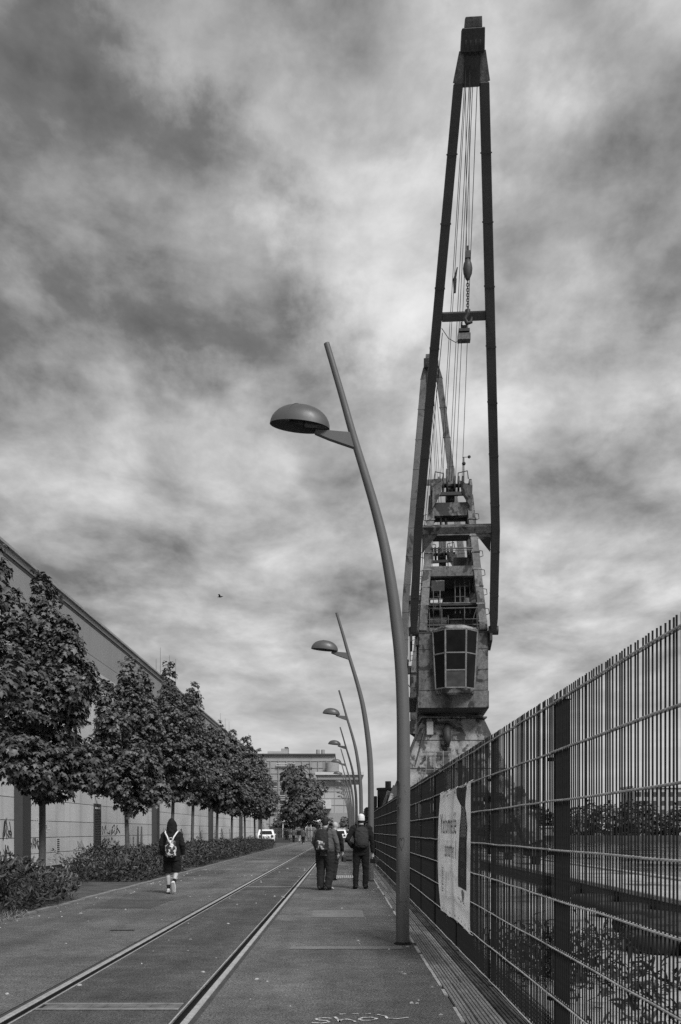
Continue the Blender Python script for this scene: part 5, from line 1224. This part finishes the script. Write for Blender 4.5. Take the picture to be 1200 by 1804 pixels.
# man with grey jacket and bulky backpack, turned a little to the right
YA_, XA = 22.2, px(573, 0, 22.2).x
LA = {-1: [(-.11, 0, .93), (-.125, .02, .50), (-.115, -.02, .09), (-.10, .17, .03)], 1: [(.11, 0, .93), (.115, .02, .50), (.09, -.04, .09), (.16, .13, .03)]}
AA = {-1: [(-.21, 0, 1.43), (-.30, .0, 1.16), (-.24, .16, .98)], 1: [(.21, 0, 1.43), (.31, -.02, 1.16), (.30, .08, .92)]}
person('person', 'standing man in grey jacket with bulky black backpack beside the rail', (XA, YA_, 0), -.35, 1.0, 1.45, LA, AA, 0.0, None, None, cloth_grey, cloth_dark, mat('worn_shoe', .06, .8, .3, 8), .84, hair=hair_m, loose=1.22)
bpk = backpack('bulky black backpack with pale patches worn over the grey jacket', (XA, YA_, 0), -.35, 1.0, mat('pack_black', .016, .8, .4, 9, bump=.4, bscale=18), .175, .54, .20, 1.22, -.235, mat('pack_pale', .03, .8, .4, 9, blotch=(.5, 9, .52, .05)), None, sxs=1.25)
# bald man in black behind him with a camera held low
XB, YB_ = px(589.5, 0, 26.5).x, 26.5
AB = {-1: [(-.185, 0, 1.42), (-.24, .05, 1.16), (-.10, .22, 1.05)], 1: [(.185, 0, 1.42), (.24, .02, 1.13), (.22, .10, .88)]}
LB = {-1: [(-.09, 0, .93), (-.13, .03, .50), (-.15, -.02, .09), (-.15, .15, .03)], 1: [(.07, 0, .93), (.02, .04, .50), (-.02, .0, .09), (-.02, .17, .03)]}
person('person', 'bald man in black beyond the man in the grey jacket', (XB, YB_, 0), -.5, .96, 1.1, LB, AB, .03, (0.0, .05, 1.66), None, cloth_black, cloth_dark, cloth_black, .86)
camera_thing('black camera hanging low from the hand of the bald man', (XB + .27, YB_ + .02, .62), -1.3, 1.45)
# man with the white cap
XC, YC_ = px(636.5, 0, 22.7).x, 22.7
AC = {-1: [(-.195, 0, 1.46), (-.335, -.07, 1.17), (-.19, .05, .98), 'pocket'], 1: [(.195, 0, 1.46), (.265, -.01, 1.14), (.275, .03, .86)]}
LC = {-1: [(-.095, 0, .95), (-.125, .015, .50), (-.135, -.02, .09), (-.17, .14, .03)], 1: [(.095, 0, .95), (.105, .015, .50), (.10, -.02, .09), (.14, .14, .03)]}
capm = mat('white_cap', .66, .8, .12, 12)
person('person', 'slim man in black with white cap, one hand in pocket', (XC, YC_, 0), .02, 1.045, 1.0, LC, AC, .0, None, None, cloth_black, cloth_black, cloth_dark, .88, cap=capm, loose=1.0)
backpack('flat black backpack on the man with the white cap', (XC, YC_, 0), .02, 1.045, mat('pack_grey', .024, .8, .5, 6, bump=.5, bscale=16), .165, .50, .11, 1.24, -.165, None)
camera_thing('black camera in the hand of the man with the white cap', (XC + .315, YC_ + .06, .70), -.6, 1.25)
# hooded walker
XD, YD = px(303, 0, 20.9).x, 20.9
LD = {-1: [(-.085, 0, .93), (-.105, .10, .52), (-.085, .06, .09), (-.085, .22, .03)], 1: [(.085, 0, .93), (.10, .07, .53), (.075, -.24, .26), (.085, -.16, .10)]}
AD = {-1: [(-.185, 0, 1.44), (-.255, -.02, 1.16), (-.235, .10, .93)], 1: [(.185, 0, 1.44), (.26, -.05, 1.17), (.245, .08, .95)]}
person('person', 'walker in dark hoodie and shorts with patterned backpack', (XD, YD, 0), .05, .955, 1.08, LD, AD, .02, (0, .03, 1.67), None, cloth_black, cloth_black, white_m, .80, shorts=True, socks=cloth_black, hood=True, loose=1.3)
backpack('black and white patterned backpack with pale straps on the hooded walker', (XD, YD, 0), .05, .955, mat('pack_pattern', .03, .8, .3, 8, blotch=(.62, 11, .50, .03)), .135, .42, .15, 1.10, -.20, mat('pack_pattern2', .03, .8, .3, 8, blotch=(.62, 12, .50, .03)), white_m, vee=True)
# strollers far down the road
walkA = {-1: [(-.09, 0, .93), (-.10, .16, .52), (-.10, .18, .09), (-.10, .34, .05)], 1: [(.09, 0, .93), (.10, .02, .50), (.10, -.22, .14), (.10, -.08, .04)]}
for (xx, Y, s, upm, lom, lab, hr) in ((505, 114, .95, cloth_black, cloth_black, 'far stroller all in black, outermost of the group', hair_m), (517.5, 112, .96, cloth_grey, cloth_black, 'far stroller in pale top and dark trousers', hair_m),
                                     (527, 110, .98, cloth_black, mat('pale_trousers', .35, .8, .1, 5), 'far stroller in black top and pale trousers', hair_m), (534.5, 95, .95, cloth_grey, cloth_dark, 'nearest of the far strollers, grey top and dark trousers', hair_m)):
    person('person', lab, (px(xx, 0, Y).x, Y, 0), R.uniform(-.2, .2), s, 1.0, walkA, None, 0, None, 'strollers far down the road', upm, lom, white_m if Y < 100 else cloth_dark, .86, hair=hr, voxel=.016)
